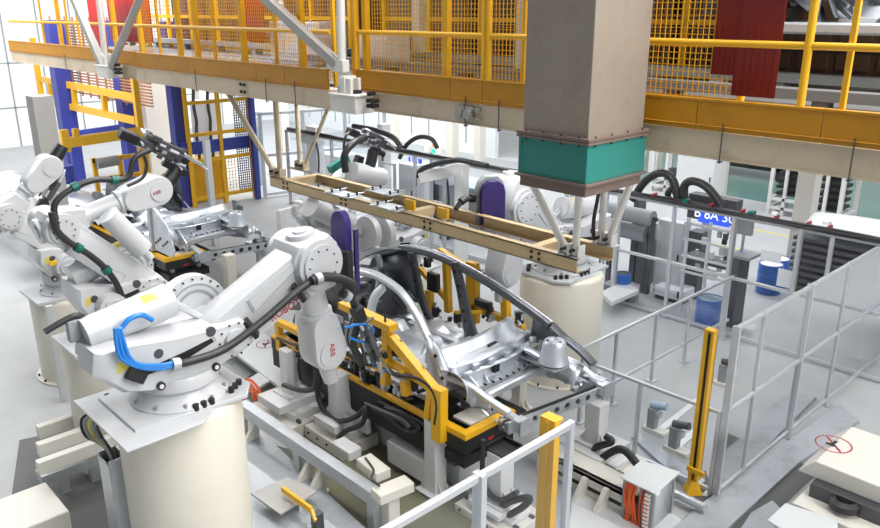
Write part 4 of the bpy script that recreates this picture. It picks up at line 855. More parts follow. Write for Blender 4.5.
def nostep(c, a, b, r, par):
    m = MB(); n = 28
    for i in range(n):
        t0, t1 = 2*PI*i/n, 2*PI*(i+1)/n; f = lambda t, R: c+a*R*math.cos(t)+b*R*math.sin(t)
        m.add([f(t0, r), f(t1, r), f(t1, r*.91), f(t0, r*.91)], [(0, 1, 2, 3)])
    m.add([c+(a*-.66+b*.56)*r, c+(a*-.56+b*.66)*r, c+(a*.66-b*.56)*r, c+(a*.56-b*.66)*r], [(0, 1, 2, 3)])
    o = link('no_step_ring', m, 'red_mark', par, smooth=False)
    k = MB().add([c+(a*x+b*y)*r+V((0, 0, .001)) for x, y in ((-.35, -.3), (.1, -.35), (.2, -.1), (.05, .0), (.12, .45), (-.1, .45), (-.12, .05), (-.4, -.1))], [tuple(range(8))])
    link('foot_mark', k, 'black', par, smooth=False)
nostep(at(267, 344, Z=.303), X1, Y1, .17, pl1)
slab('cover_plate', 'narrow pale strip plate between the nearest drum and the first white stand', 'floor plate', [(222, 394), (270, 366), (284, 372), (232, 404)], .28, .04, 'light_grey', 'pale cover plates')
slab('cover_plate', 'dark grey floor plate by the red cable loop behind the nearest drum', 'floor plate', [(205, 378), (238, 362), (258, 372), (222, 390)], .10, .10, 'mid_grey', 'pale cover plates')
for r, k in ((.16, 0), (.19, 1), (.22, 2)):
    c = at(248, 396, Z=.2); solo('cable_loop', MB().tube([c+V((r*math.cos(a)*1.2, .04*k, r*math.sin(a))) for a in [2*PI*i/12 for i in range(12)]], .02), 'orange', ['innermost', 'middle', 'outermost'][k]+' ring of the orange cable loop at the far end of the floor rail', 'cable', 'orange cable loop by the rail')
c = at(226, 380, Z=.14); solo('black_cable', MB().tube([c+V(((.14+.02*math.sin(i*1.7))*math.cos(i*.7), (.14)*math.sin(i*.7), .01*i*.3)) for i in range(22)], .014), 'rubber', 'coil of thin black cable lying on the dark plate behind the drum', 'cable')

sb_ = thing('slide_base', 'long cream machine bed with triangular feet below the far white post', 'machine bed', at(600, 480, Z=0))
p = at(590, 462, Z=.16)
link('bed', MB().b2((p.x-.5, p.y-.42, .02), (p.x+.95, p.y-.36, .30)).b2((p.x-.5, p.y-.42, .24), (p.x+.95, p.y-.1, .30)), 'ivory', sb_, bevel=.006)
for k in range(2): link('foot', MB().prism([(0, 0), (.26, 0), (.05, .26), (0, .26)], (p.x+.25+.3*k, p.y-.42, .0), V((0, -1, 0)), Z1, -.03, .03), 'ivory', sb_)
link('slot', MB().b2((p.x-.4, p.y-.424, .10), (p.x+.9, p.y-.42, .15)), 'black', sb_)

hb_ = [at(*q, Y=5.42) for q in ((372, 408), (390, 418), (408, 432), (420, 428), (405, 414), (386, 408))]
hose(tr, hb_, .03, name='drag_chain'); hose(tr, [at(*q, Y=5.44) for q in ((380, 402), (402, 412), (424, 424), (440, 438))], .025, name='drag_chain')
link('grey_box', MB().b2((-7.6, 5.40, .30), (-7.0, 5.47, .50)), 'light_grey', tr, bevel=.01); link('grey_box', MB().b2((-6.6, 5.40, .10), (-5.9, 5.70, .40)), 'light_grey', tr, bevel=.01)
# ================================================================ CLEAR SAFETY FENCES
def fence(label, p0, p1, z0, z1, posts, rails, w=.05, panel=True, thick=(), pm='aluminium', grp='clear safety fences'):
    p0, p1 = V((*p0, 0)), V((*p1, 0)); d = p1-p0; L = d.length; d /= L
    t = thing('safety_fence', label, 'fence', p0, grp)
    for s in posts:
        b = p0+d*s; ww = w*1.7 if s in thick else w
        po = link('post', MB().bar(b+Z1*.0, b+Z1*z1, ww, w, up=d), pm, t, bevel=.004)
        link('foot', MB().box(b+Z1*.008, (.14, .14, .016)), 'galvanised', po)
    for z in rails:
        link('rail', MB().bar(p0+Z1*z, p1+Z1*z, w*.9, w*.9), pm, t, bevel=.004)
    if panel:
        ps = sorted(set([0]+list(posts)+[L])); zs = sorted(rails)
        for a, b in zip(ps, ps[1:]):
            if b-a < .15: continue
            link('clear_panel', MB().bar(p0+d*(a+w*.5)+Z1*(zs[0]+zs[-1])/2, p0+d*(b-w*.5)+Z1*(zs[0]+zs[-1])/2, .005, zs[-1]-zs[0]-w*.9), 'acrylic', t, smooth=False)
    return t
FX = -3.43
def fy(x, y): return at(x, y, X=FX).y
y0 = 7.79; zm = at(730.6, 409, X=FX).z
fence('tall clear fence along the checker-plate walkway, starting beside the slim yellow post', (FX, y0), (FX, 15.2), 0, 2.2, [0.01, fy(766, 308)-y0, fy(812, 285)-y0, fy(850, 265)-y0, 6.2], (.09, zm, 2.17), thick=(0.01, fy(812, 285)-y0))
y1 = 4.82
fence('nearest clear fence cutting the lower edge, in front of the thick yellow post', (FX, y1), (FX, 1.2), 0, 2.2, [.01, y1-fy(480, 488), 2.5], (.09, 1.1, 2.17), w=.06, thick=(y1-fy(480, 488),))
for dz in (.06,): pass
xl = at(590, 364, Y=y0).x
fence('low clear fence behind the slim yellow post, parallel to the car', (FX-.05, y0), (xl, y0), 0, 1.13, [.02, FX-.05-at(641, 382, Y=y0).x, FX-.07-xl], (.09, 1.11), w=.045)
F3X = -5.62
za = at(600, 339.5, X=F3X).z
fence('waist-high clear fence running back from the low fence to the tall far fence', (F3X, 8.05), (F3X, 12.38), 0, 1.16, [.03, at(618, 329, X=F3X).y-8.05, at(658, 311, X=F3X).y-8.05, at(691.7, 293, X=F3X).y-8.05, 4.2], (.34, 1.14), w=.045)
FY = 12.42
pxs = [at(x, y, Y=FY).x for x, y in ((835, 228), (803, 224), (736, 214), (676, 203), (621, 195), (608, 192))]
zmid = at(640, 254.8, Y=FY).z
xR = -1.0
fence('tall far fence with the black cable bundle along its top rail', (xR, FY), (-9.2, FY), 0, 2.2, [xR-x for x in pxs]+[.05, 8.15], (.06, zmid, 2.17), w=.06, thick=(xR-pxs[1], xR-pxs[2], xR-pxs[4]))
fence('tall far fence carrying cables behind the long tan frame', (-9.25, FY), (-19.5, FY), 0, 2.2, [.03, 1.5, 3.0, 4.6, 6.2, 8.0, 10.2], (.06, 1.1, 2.17), w=.07)
# cable bundle on the far fence
cb = thing('cable_bundle', 'bundle of black cables with red and green ties lying along the far fence top', 'cables', (-8, FY, 2.2))
for k in range(5):
    link('cable', MB().tube([(-19.3+i*.9, FY-.05+.03*math.sin(i*1.3+k), 2.225+.025*(k % 3)+.012*math.sin(i*2.1+k*2)) for i in range(21)], .022+.006*(k % 2)), 'rubber', cb)
for i, x in enumerate((712, 743, 777, 809, 830, 687, 752, 655)):
    c = at(x, 10+(x+340)*.1885, Y=FY); gn = i in (5, 6)
    link('cable_tie', MB().box((c.x, FY-.0, 2.26), (.035 if not gn else .09, .14, .12)), 'green_clip' if gn else 'red_mark', cb)
for i, x in enumerate((777, 829)): c = at(x, 10+(x+340)*.1885, Y=FY); link('cable_tag', MB().box((c.x-.04, FY, 2.35), (.10, .10, .04)), 'paper', cb)
for lab, pts, r in (('thick black hose arching up behind the teal duct collar', [(633, 200), (645, 182), (660, 173), (672, 178), (678, 196), (677, 203)], .075), ('thick black hose arching over the blue lettered sign', [(685, 202), (685, 186), (693, 181), (706, 186), (716, 197), (722, 206)], .075), ('coiled grey hose heap between the two thick black hoses', [(668, 196), (672, 188), (682, 190), (682, 199), (672, 200), (668, 193), (676, 187)], .05), ('black hose arching below the platform left of the signal lamps', [(400, 158), (408, 144), (420, 137), (432, 139), (438, 148)], .055), ('black hose drooping from the beam behind the long tan frame', [(354, 126), (375, 130), (393, 137), (402, 148)], .07)):
    solo('hose', MB().tube(pix(pts, Y=FY+.1), r, n=12), 'rubber', lab, 'hose')

# yellow light-curtain posts of the gate
def lc(label, x, y, h, w, d, m='yellow', back=False):
    t = thing('light_curtain', label, 'post', (x, y, 0), 'yellow light curtain posts')
    if back: link('housing', MB().b2((x-w/2, y-d/2, .18), (x+w/2, y+d/2-.04, h)).b2((x-.02, y-d/2-.012, .18), (x+.02, y-d/2, h)), m, t, bevel=.003); link('sensor_strip', MB().b2((x-w/2+.03, y+d/2-.04, .25), (x+w/2-.03, y+d/2-.01, h-.04)), 'black', t)
    else: link('housing', MB().b2((x-w/2, y-d/2, .18), (x-w/2+.045, y+d/2, h)).b2((x+w/2-.035, y-d/2, .18), (x+w/2, y+d/2, h)).b2((x-w/2, y+d/2-.02, .18), (x+w/2, y+d/2, h)), m, t, bevel=.003); link('sensor_strip', MB().b2((x-w/2+.046, y-d/2+.02, .25), (x+w/2-.037, y+d/2-.025, h-.04)), 'black', t)
    link('cap', MB().b2((x-w/2, y-d/2, h), (x+w/2, y+d/2, h+.02)), m, t)
    link('bracket', MB().b2((x-w/2-.01, y-d/2-.03, .30), (x+w/2+.09, y-d/2, .36)), m, t)
    link('foot', MB().lathe([(.13, .0), (.13, .02), (.05, .18), (.0, .18)], (x, y, 0), n=4), m, t)
    return t
lc('slim yellow post with a black slot at the clear fence corner on the right', -3.68, 7.72, 2.09, .12, .10)
lc('thick orange-yellow post standing behind the nearest clear fence corner', -3.72, 4.93, 2.06, .17, .12, back=True)

# ================================================================ LOWER RIGHT
def gp(x, y): return at(x, y, Z=0)
slab('checker_plate', 'wide checker-plate walkway outside the tall clear fence at right', 'floor plate', [(706, 500), (840, 404), (860, 420), (800, 462), (728, 528), (660, 540)], .05, .05, 'checker_plate', 'checker plates')
slab('checker_plate', 'checker plate running under the slim yellow post behind the low fence', 'floor plate', [(632, 436), (640, 433), (706, 480), (694, 492)], .05, .05, 'checker_plate', 'checker plates')
slab('checker_plate', 'short checker plate in the lower edge, next to the pale lid', 'floor plate', [(752, 512), (773, 500), (800, 528), (740, 530)], .06, .06, 'checker_plate', 'checker plates')
slab('gate_sill', 'plain pale steel sill lying between the two yellow gate posts', 'floor plate', [(575, 470), (598, 460), (694, 528), (566, 560)], .03, .03, 'light_grey', 'pale cover plates')
mc = thing('floor_machine', 'pale machine hood with a round no-step mark at the right edge', 'machine', (-2.3, 9.2, 0))
hz = .72
a, b, c = at(807, 438, Z=hz), at(822, 430, Z=hz), at(803, 462, Z=hz-.15)
hx0, hy1 = a.x+.14, at(822, 430, Z=hz).y+.32
link('hood', MB().prism([(0, 0), (.16, .18), (1.6, .18), (1.6, -.02), (0, -.02)], (hx0-.02, hy1, hz-.16), X1, Z1, 0, 1.1), 'ivory', mc, bevel=.012)
nostep(at(834, 444, Z=hz+.022), X1, Y1, .20, mc)
link('body', MB().b2((hx0+.18, hy1-1.25, .0), (hx0+1.5, hy1-.1, .54)), 'dark_steel', mc)
link('lower_casing', MB().b2((hx0+.10, hy1-1.5, .0), (hx0+1.5, hy1-1.05, .38)), 'ivory', mc, bevel=.01)
link('coil', MB().lathe([(.10, 0), (.16, .03), (.16, .10), (.1, .13)], (hx0+.55, hy1-1.25, .4), n=24), 'rubber', mc)
lp = at(790, 512, Z=.4); lid = thing('lid_plate', 'flat pale steel lid low in the right corner', 'lid', (lp.x, lp.y, 0))
P_ = [at(*q, Z=.4) for q in ((768, 520), (786, 503), (838, 520), (838, 545), (800, 540))]
link('lid', MB().prism([(p.x, p.y) for p in P_][::-1], (0, 0, 0), X1, Y1, .385, .4), 'light_grey', lid); link('leg', MB().box((lp.x, lp.y, .19), (.2, .2, .38)), 'galvanised', lid)
# cable box with the orange hoses
kb = thing('cable_box', 'small steel box with a tilted pale lid and orange cables below', 'cable box', at(650, 480, Z=0))
P_ = [at(*q, Z=.55) for q in ((621, 477), (642, 460), (681, 472), (656, 494))]
cen = sum(P_, V((0, 0, 0)))/4
link('lid', MB().prism([(p.x, p.y) for p in P_], (0, 0, 0), X1, Y1, .535, .55), 'light_grey', kb)
pp = [cen+(p-cen)*.8 for p in P_]
link('side_panel', MB().add([pp[2]-Z1*.02, pp[3]-Z1*.02, V((pp[3].x, pp[3].y, .0)), V((pp[2].x, pp[2].y, .0))], [(0, 1, 2, 3)]), 'aluminium', kb, solid=.01)
for p in pp: link('leg', MB().b2((p.x-.02, p.y-.02, 0), (p.x+.02, p.y+.02, .535)), 'mid_grey', kb)
link('divider', MB().bar(lerp(pp[0], pp[3], .55)-Z1*.28, lerp(pp[1], pp[2], .55)-Z1*.28, .02, .5), 'mid_grey', kb)
for k in range(7):
    p = lerp(pp[0], pp[3], .06+.055*k); link('cable', MB().tube([p-Z1*.03, p-Z1*.2+V((.03*math.sin(k), -.03, 0)), V((p.x+.02, p.y-.03, .2)), V((p.x+.06*math.cos(k), p.y-.02, .02))], .016), 'orange', kb)
for k in range(6):
    p = lerp(pp[0], pp[3], .66+.05*k); link('cable', MB().tube([p-Z1*.03, p-Z1*.25+V((-.02, -.03, 0)), V((p.x, p.y-.02, .02))], .014), ['orange', 'rubber', 'orange', 'orange', 'mid_grey', 'orange'][k], kb)
for k in range(9): p = lerp(pp[0], pp[3], .86); link('connector', MB().box((p.x, p.y-.03, .08+.05*k), (.06, .05, .02)), 'paper', kb)
pipe = MB().cyl(at(664, 488, Z=.12), at(706, 508, Z=.12), .05, n=16); solo('floor_pipe', pipe, 'galvanised', 'grey pipe on the floor between the cable box and the walkway', 'pipe')
# things standing on the empty floor behind the low fence
def pallet_pin(label, x, y, m2):
    p = gp(x, y); t = thing('floor_device', label, 'device', p)
    link('base', MB().box((p.x, p.y, .03), (.34, .16, .06)), 'ivory', t, bevel=.006)
    link('upright', MB().box((p.x-.06, p.y, .20), (.12, .12, .3)), 'mid_grey', t, bevel=.01); link('clamp', MB().cyl((p.x-.1, p.y, .38), (p.x+.12, p.y+.02, .42), .05, n=12), m2, t)
    link('fitting', MB().box((p.x+.05, p.y-.05, .3), (.06, .08, .08)), 'galvanised', t); return t
pallet_pin('small clamp device with blue fittings on the floor behind the low fence', 656, 432, 'blue_grey')
pallet_pin('small dark clamp device lying on the pale floor strip by the yellow post', 678, 452, 'dark_steel')
pallet_pin('flat dark device on the floor seen through the tall clear fence', 726, 386, 'dark_steel')
pallet_pin('second flat device on the floor further along behind the tall clear fence', 752, 393, 'dark_steel')
slab('floor_strip', 'narrow white strip on the floor beside the small clamp devices', 'strip', [(668, 448), (700, 424), (704, 428), (674, 453)], .02, .02, 'white', 'white floor strips')
slab('floor_strip', 'long white strip on the floor pointing at the waist-high fence', 'strip', [(655, 430), (700, 395), (703, 398), (660, 434)], .02, .02, 'white', 'white floor strips')
t = thing('parts_bag', 'pale strip with white packing lying on the floor behind the tall clear fence', 'bag', gp(770, 345))
p = gp(770, 345); link('strip', MB().bar(gp(742, 335)+Z1*.06, gp(794, 352)+Z1*.06, .12, .12), 'galvanised', t)
link('bag', MB().lathe([(0, .0), (.22, .02), (.26, .08), (.16, .15), (0, .17)], gp(780, 342)+Z1*.1, n=9), 'paper', t); link('bag', MB().lathe([(0, .0), (.14, .02), (.16, .07), (.1, .11), (0, .12)], gp(752, 336)+Z1*.1, n=8), 'paper', t)
sh = gp(650, 278); slab('low_platform', 'low grey slab on the floor behind the large far drum', 'slab', [(601, 292), (612, 302), (640, 290), (625, 280)], .35, .08, 'light_grey')
solo('slab_leg', MB().box(at(620, 292, Z=.13), (.7, .3, .26)), 'mid_grey', 'grey block under the low slab behind the large drum', 'block')

slab('floor_gap', 0, 0, [(728, 528), (800, 462), (822, 470), (760, 528)], .003, .003, 'pit_floor', struct_=True)
slab('floor_gap', 0, 0, [(690, 484), (706, 470), (716, 498), (700, 512)], .003, .003, 'pit_floor', struct_=True)
slab('floor_gap', 0, 0, [(258, 440), (300, 452), (410, 545), (360, 560)], .0035, .003, 'pit_floor', struct_=True)
# ================================================================ MACHINES BEHIND THE FAR FENCE
BY = 13.6
def bx(x0, y0, x1, y1, Y, dep, z0=None):
    a = at(x0, y0, Y=Y); b = at(x1, y1, Y=Y); lo = min(a.z, b.z) if z0 is None else z0
    return MB().b2((min(a.x, b.x), Y, lo), (max(a.x, b.x), Y+dep, max(a.z, b.z)))
def cabinet(label, x0, y0, x1, y1, Y, dep, m, door='light_grey', grp=None, n=1, sgn=None):
    a = at(x0, y0, Y=Y); b = at(x1, y1, Y=Y); xa, xb = min(a.x, b.x), max(a.x, b.x); zt = max(a.z, b.z)
    t = thing('control_cabinet', label, 'cabinet', ((xa+xb)/2, Y+dep/2, 0), grp)
    link('body', MB().b2((xa, Y, .08), (xb, Y+dep, zt)), m, t, bevel=.012); link('plinth', MB().b2((xa+.02, Y+.02, 0), (xb-.02, Y+dep, .08)), 'black', t)
    for i in range(n):
        u0 = xa+(xb-xa)*i/n; u1 = xa+(xb-xa)*(i+1)/n
        dr = link('door', MB().b2((u0+.02, Y-.018, .14), (u1-.02, Y, zt-.05)), door, t, bevel=.005); link('handle', MB().b2((u1-.09, Y-.04, zt*.5), (u1-.06, Y-.018, zt*.5+.14)), 'black', dr)
    return t
cabinet('grey control cabinet between two dark pillars behind the far fence', 659, 219, 678, 300, 13.5, .25, 'light_grey', n=1)
cabinet('low light box on the floor behind the far fence, below the grey cabinet', 655, 285, 680, 320, 13.2, .5, 'wall_white')
for lab, x, y0, y1, w in (('dark vertical post left of the grey control cabinet', 645, 232, 300, .30), ('dark vertical post right of the grey control cabinet, below the blue sign', 696, 232, 325, .28), ('dark vertical post behind the white hanger struts', 637, 200, 280, .12)):
    a = at(x, y0, Y=13.7); solo('machine_post', MB().b2((a.x-w/2, 13.7, 0), (a.x+w/2, 14.0, a.z)), 'dark_steel', lab, 'post', bevel=.01)
for lab, x0, x1, y in (('upper dark roller lying across behind the far fence', 606, 654, 211), ('lower dark roller lying across behind the far fence', 612, 648, 229)):
    a, b = at(x0, y-2, Y=13.3), at(x1, y+2, Y=13.3); b.z = a.z; t = thing('roller', lab, 'roller', (a+b)/2); link('drum', MB().cyl(a, b, .16, n=20), 'mid_grey', t); link('shaft', MB().cyl(a-X1*.1, b+X1*.1, .04), 'black', t)
    for p in (a, b): link('support', MB().b2((p.x-.04, 13.25, 0), (p.x+.04, 13.35, p.z)), 'dark_steel', t)
# lettered gauge rack
rk = thing('test_rack', 'white ladder-like rack under a blue sign lettered B 8A 30', 'rack', at(710, 320, Y=13.1))
sg0, sg1 = at(689, 200, Y=13.0), at(735, 220, Y=13.0)
za, zb = at(712, 222, Y=13.0).z, at(712, 200, Y=13.0).z
link('head_box', MB().b2((sg0.x, 13.0, za), (sg1.x, 13.25, zb+.05)), 'dark_steel', rk)
zc = at(717, 219, Y=13.0).z
bl = link('blue_sign', MB().b2((at(700, 210, Y=13.0).x, 12.985, zc-.11), (at(731, 218, Y=13.0).x, 13.0, zc+.16)), 'led_blue', rk)
text('lettering', 'B 8A 30', .24, 'led_white', (at(715.5, 212, Y=13.0).x, 12.983, zc+.05), X1, Z1, bl)
for x in (685, 707, 732): a = at(x, 260, Y=12.95); link('upright', MB().b2((a.x-.025, 12.93, 0), (a.x+.025, 12.98, za)), 'white', rk)
for z in (za-.12, za-.42, za-.75, za-1.05): link('rung', MB().b2((sg0.x, 12.93, z), (sg1.x, 12.97, z+.04)), 'white', rk)
r = random.Random(2)
for k in range(22):
    p = V((r.uniform(sg0.x+.1, sg1.x-.1), 13.1, r.uniform(.6, za-.1))); s = r.uniform(.03, .09); link('instrument', MB().box(p, (s*1.6, s, s*2)) if k % 2 else MB().cyl(p-Z1*s, p+Z1*s, s*.6, n=12), r.choice(['black', 'steel_bright', 'dark_steel', 'white', 'galvanised']), rk)
link('shelf', MB().b2((sg0.x, 13.0, 1.0), (sg1.x, 13.4, 1.1)), 'dark_steel', rk)
wb = thing('work_bench', 'dark bench end with an overhanging top right of the lettered rack', 'bench', at(742, 345, Y=13.0))
a = at(737, 255, Y=13.0); b = at(744, 255, Y=13.0)
link('body', MB().b2((a.x+.0, 12.85, 0), (b.x+.02, 13.25, a.z)), 'dark_steel', wb); link('top', MB().b2((a.x-.05, 12.8, a.z), (b.x+.2, 13.3, a.z+.05)), 'mid_grey', wb)
a = at(742, 225, Y=13.0); link('monitor', MB().b2((a.x-.12, 13.1, a.z-.2), (a.x+.14, 13.2, a.z+.12)), 'mid_grey', wb); link('stem', MB().b2((a.x-.02, 13.12, a.z-.7), (a.x+.02, 13.16, a.z-.2)), 'galvanised', wb)
def barrel(label, x, y, r_, h, m, lid='paper', Y=None):
    p = gp(x, y); t = thing('barrel', label, 'barrel', p, 'blue barrels')
    link('body', MB().lathe([(0, 0), (r_, 0), (r_, h*.32), (r_*1.04, h*.34), (r_, h*.36), (r_, h*.64), (r_*1.04, h*.66), (r_, h*.68), (r_, h), (r_*.9, h)], p, n=32), m, t); link('lid', MB().lathe([(r_*.9, h-.01), (0, h-.01)], p, n=32), lid, t); return t
barrel('front blue barrel with a pale lid on the floor beyond the far fence', 768, 292, .24, .62, 'barrel_blue')
barrel('rear blue barrel half hidden behind the front blue barrel', 775, 286, .24, .62, 'barrel_blue')
barrel('blue drum under the lettered white rack', 708, 323, .24, .50, 'barrel_blue', 'blue_grey'); barrel('small blue drum behind the fence next to the white hanger struts', 622, 299, .15, .55, 'barrel_blue', 'dark_steel')
for lab, x0, y0, x1, y1, Y in (('white sheet hung on the far fence above the blue barrels', 762, 249, 781, 264, 12.48), ('white sheet hung on the far fence beside the blue barrels', 779, 268, 796, 290, 12.49), ('white paper hung beside the grey control cabinet', 646, 221, 657, 240, 13.4)):
    a, b = at(x0, y0, Y=Y), at(x1, y1, Y=Y); solo('paper_sheet', MB().b2((a.x, Y, b.z), (b.x, Y+.004, a.z)), 'paper', lab, 'paper', 'white paper sheets')
# slatted dark stacks and pale body panel at the right edge
st_ = thing('tray_stack', 'stack of dark slatted trays behind the tall fence at the right edge', 'tray stack', at(815, 305, Y=14.0))
a, b = at(790, 262, Y=14.0), at(840, 300, Y=14.0)
for k in range(9): z = .5+k*.13; link('tray', MB().b2((a.x, 14.0, z), (a.x+2.2, 15.2, z+.07)), 'dark_steel', st_, bevel=.01)
for x in (a.x+.1, a.x+2.0): link('upright', MB().b2((x, 13.97, 0), (x+.06, 14.03, 1.75)), 'galvanised', st_)
pb = thing('car_bonnet', 'pale curved body panel lying on top of the dark slatted trays', 'panel', at(820, 262, Y=14.3)); g = [[V((a.x+.1+i*.2, 14.0+j*.14, 1.72+.22*math.sin(PI*j/9)+.05*math.sin(PI*i/10))) for i in range(11)] for j in range(10)]
link('skin', MB().grid(g), 'light_grey', pb, solid=.01); link('edge', MB().tube(g[0], .02, sm=0), 'white', pb)
ys = thing('yellow_stand', 'yellow machine stand seen through two clear fences at the right edge', 'stand', gp(820, 330)); p = at(812, 318, Y=13.2)
link('column', MB().b2((p.x-.05, 13.2, 0), (p.x+.05, 13.3, .9)).b2((p.x+.35, 13.2, 0), (p.x+.5, 13.32, 1.3)), 'yellow', ys, bevel=.01); link('beam', MB().b2((p.x-.25, 13.15, .55), (p.x+.55, 13.35, .66)).b2((p.x-.2, 13.1, .2), (p.x+.4, 13.3, .28)), 'yellow', ys, bevel=.01); link('motor', MB().cyl((p.x-.3, 13.25, .6), (p.x-.05, 13.25, .6), .12, n=16), 'dark_steel', ys)
# white stillages far behind
def stillage(label, x0, x1, yb, Y, h, nsl, m='white'):
    a, b = at(x0, yb, Y=Y), at(x1, yb, Y=Y); t = thing('stillage', label, 'rack', ((a.x+b.x)/2, Y, 0), 'white stillages')
    for x in (a.x, b.x):
        for y in (Y, Y+1.1): link('upright', MB().b2((x-.05, y-.05, 0), (x+.05, y+.05, h)), m, t)
    for z in (.15, .4, h-.05):
        for y in (Y, Y+1.1): link('rail', MB().b2((a.x, y-.04, z), (b.x, y+.04, z+.08)), m, t)
        for x in (a.x, b.x): link('rail', MB().b2((x-.04, Y, z), (x+.04, Y+1.1, z+.08)), m, t)
    xm = (a.x+b.x)/2; link('upright', MB().b2((xm-.04, Y-.04, 0), (xm+.04, Y+.04, h)), m, t)
    for k in range(nsl): link('dark_panel', MB().b2((a.x+.1, Y+.1, .55+k*(h-.6)/nsl), (b.x-.1, Y+1.0, .62+k*(h-.6)/nsl)), 'black', t)
    return t
stillage('white stillage of black panels left of the cream column at far right', 768, 797, 215, 21.6, 2.3, 9); stillage('white stillage of black panels right of the cream column at far right', 806, 838, 224, 20.6, 2.3, 9)
stillage('white empty stillage behind the teal duct collar', 652, 680, 186, 21.8, 2.2, 2)
cabinet('big white cabinet behind the thick black hoses', 679, 150, 711, 200, 20.8, .8, 'wall_white', 'wall_white')
t = thing('parked_cart', 'dark cart with a blue box on the green floor far behind', 'cart', at(755, 178, Y=26)); p = at(755, 176, Z=0)
link('bed', MB().box((p.x, p.y, .5), (3.2, 1.2, .3)), 'black', t); link('box', MB().box((p.x+.3, p.y-.5, .8), (.9, .5, .5)), 'navy', t)
for i in (-1, 1): link('wheel', MB().cyl((p.x+i*1.2, p.y-.6, .3), (p.x+i*1.2, p.y-.5, .3), .3, n=18), 'rubber', t)
# frames and cabinets behind the tan hanging frame
cabinet('white switch cabinet behind the fence below the small blue sign', 399, 163, 415, 215, 13.4, .7, 'wall_white')
cabinet('dark framed test bay behind the fence left of the white beam gate', 416, 172, 443, 240, 14.2, .8, 'mid_grey', 'dark_steel', n=2)
cabinet('grey machine housing behind the purple cover plate of the far robot', 462, 186, 520, 260, 14.0, .8, 'blue_grey', 'mid_grey', n=3)
cabinet('light machine housing behind the tan struts', 305, 150, 340, 200, 14.5, .9, 'light_grey', 'paper', n=2)
a, b = at(409, 157, Y=13.3), at(421, 164, Y=13.3); s = solo('line_sign', MB().b2((a.x, 13.3, b.z), (b.x, 13.36, a.z)), 'led_blue', 'small blue sign with white characters behind the far fence', 'sign'); text('lettering', 'B 6A', .16, 'led_white', ((a.x+b.x)/2, 13.298, (a.z+b.z)/2), X1, Z1, s)
an = thing('signal_lamps', 'cluster of cream, red and green signal lamps under the platform', 'signal lamp', at(431, 150, Y=13.5))
link('stem', MB().b2((at(431, 160, Y=13.5).x-.03, 13.5, 0), (at(431, 160, Y=13.5).x+.03, 13.56, at(431, 152, Y=13.5).z)), 'galvanised', an)
for x, y, m in ((427, 144, 'lamp_cream'), (427, 149, 'lamp_cream'), (435, 145, 'lamp_red'), (439, 146, 'lamp_cream'), (434, 151, 'lamp_green'), (439, 151, 'lamp_cream')): link('lamp', MB().box(at(x, y, Y=13.48), (.09, .06, .10)), m, an)
gt = thing('beam_gate', 'white square-tube gate with a black hose along its top, behind the tan frame', 'gate', at(462, 260, Y=11.6))
a, b = at(421, 178, Y=11.5), at(462, 168, Y=11.9); link('beam', MB().bar(a, b, .16, .24), 'white', gt, bevel=.01); p = b; link('post', MB().b2((p.x-.12, p.y-.1, 0), (p.x+.12, p.y+.12, p.z+.1)), 'white', gt, bevel=.01); link('post', MB().b2((a.x-.06, a.y-.06, 0), (a.x+.06, a.y+.06, a.z)), 'aluminium', gt)
hose(gt, [at(*q, Y=11.5) for q in ((419, 186), (420, 172), (430, 166), (445, 162), (458, 160), (470, 162), (488, 166))], .06)
for x0, lab in ((384, 'grey slim frame standing between the far robot and the fence'), (431, 'grey slim frame standing behind the yellow stop plates')):
    a = at(x0, 230, Y=11.9); t = thing('sensor_frame', lab, 'frame', (a.x, 11.9, 0)); link('upright', MB().b2((a.x-.03, 11.9, 0), (a.x+.03, 11.96, 2.0)).b2((a.x+.4, 11.9, 0), (a.x+.46, 11.96, 2.0)), 'galvanised', t)
    for z in (.7, 1.3, 1.95): link('rung', MB().b2((a.x, 11.91, z), (a.x+.44, 11.95, z+.04)), 'galvanised', t)
# translucent blue strip door on the back wall
struct('door_1', MB().b2((-18.5, 23.0, 0), (-16.9, 23.03, 4)), 'blue_film'); struct('trim_door', MB().b2((-18.6, 22.9, 0), (-18.45, 23.1, 4.2)).b2((-16.95, 22.9, 0), (-16.8, 23.1, 4.2)), 'ivory')
# low floor fence behind the second car
fence('low grey double-rail fence behind the second car body', (-14.6, 9.0), (-15.2, 12.3), 0, 1.25, [.05, .8, 1.6, 2.4, 3.25], (.5, 1.2), w=.14, panel=False, pm='white')
fence('tall pale fence far left, beside the blue-post cell', (-20.6, 12.2), (-19.6, 16.5), 0, 2.6, [.05, 1.4, 2.8, 4.2], (.1, 1.3, 2.55), w=.09)

# ================================================================ SECOND CAR BODY FURTHER UP THE LINE
def dup_shift(root, dx, label):
    r = dup(root, (dx, .45, 0), label)
    for ch in list(r.children):
        if ch.name.split('.')[0] in ('side_frame', 'centre_pillar', 'rear_pillar', 'roof_bow', 'parcel_brace', 'wing_rail'):
            for g in list(ch.children): bpy.data.objects.remove(g)
            bpy.data.objects.remove(ch)
    return r
c2 = dup_shift(car, -8.45, 'second silver car underbody without roof, further up the line behind the left robots')
a = at(152, 215, Y=6.0)
hpl = link('hinge_plate', MB().prism([(0, 0), (.10, .55), (.2, .62), (.75, .35), (.95, -.1), (.8, -.25), (.1, -.25)], (a.x, 5.98, a.z-.42), X1, Z1, 0, .03), 'steel', c2, bevel=.008)
link('post_rail', MB().bar((a.x, 5.96, a.z-.7), (a.x+.06, 5.96, a.z+.22), .12, .10), 'galvanised', c2, bevel=.006)
for k in range(6): link('hole', MB().cyl((a.x+.2+.1*k, 5.935, a.z-.5+.06*(k % 3)), (a.x+.2+.1*k, 5.952, a.z-.5+.06*(k % 3)), .025, n=10), 'black', hpl)
t2 = dup_shift(tr, -8.45, 'black trolley with yellow edge under the second car body')
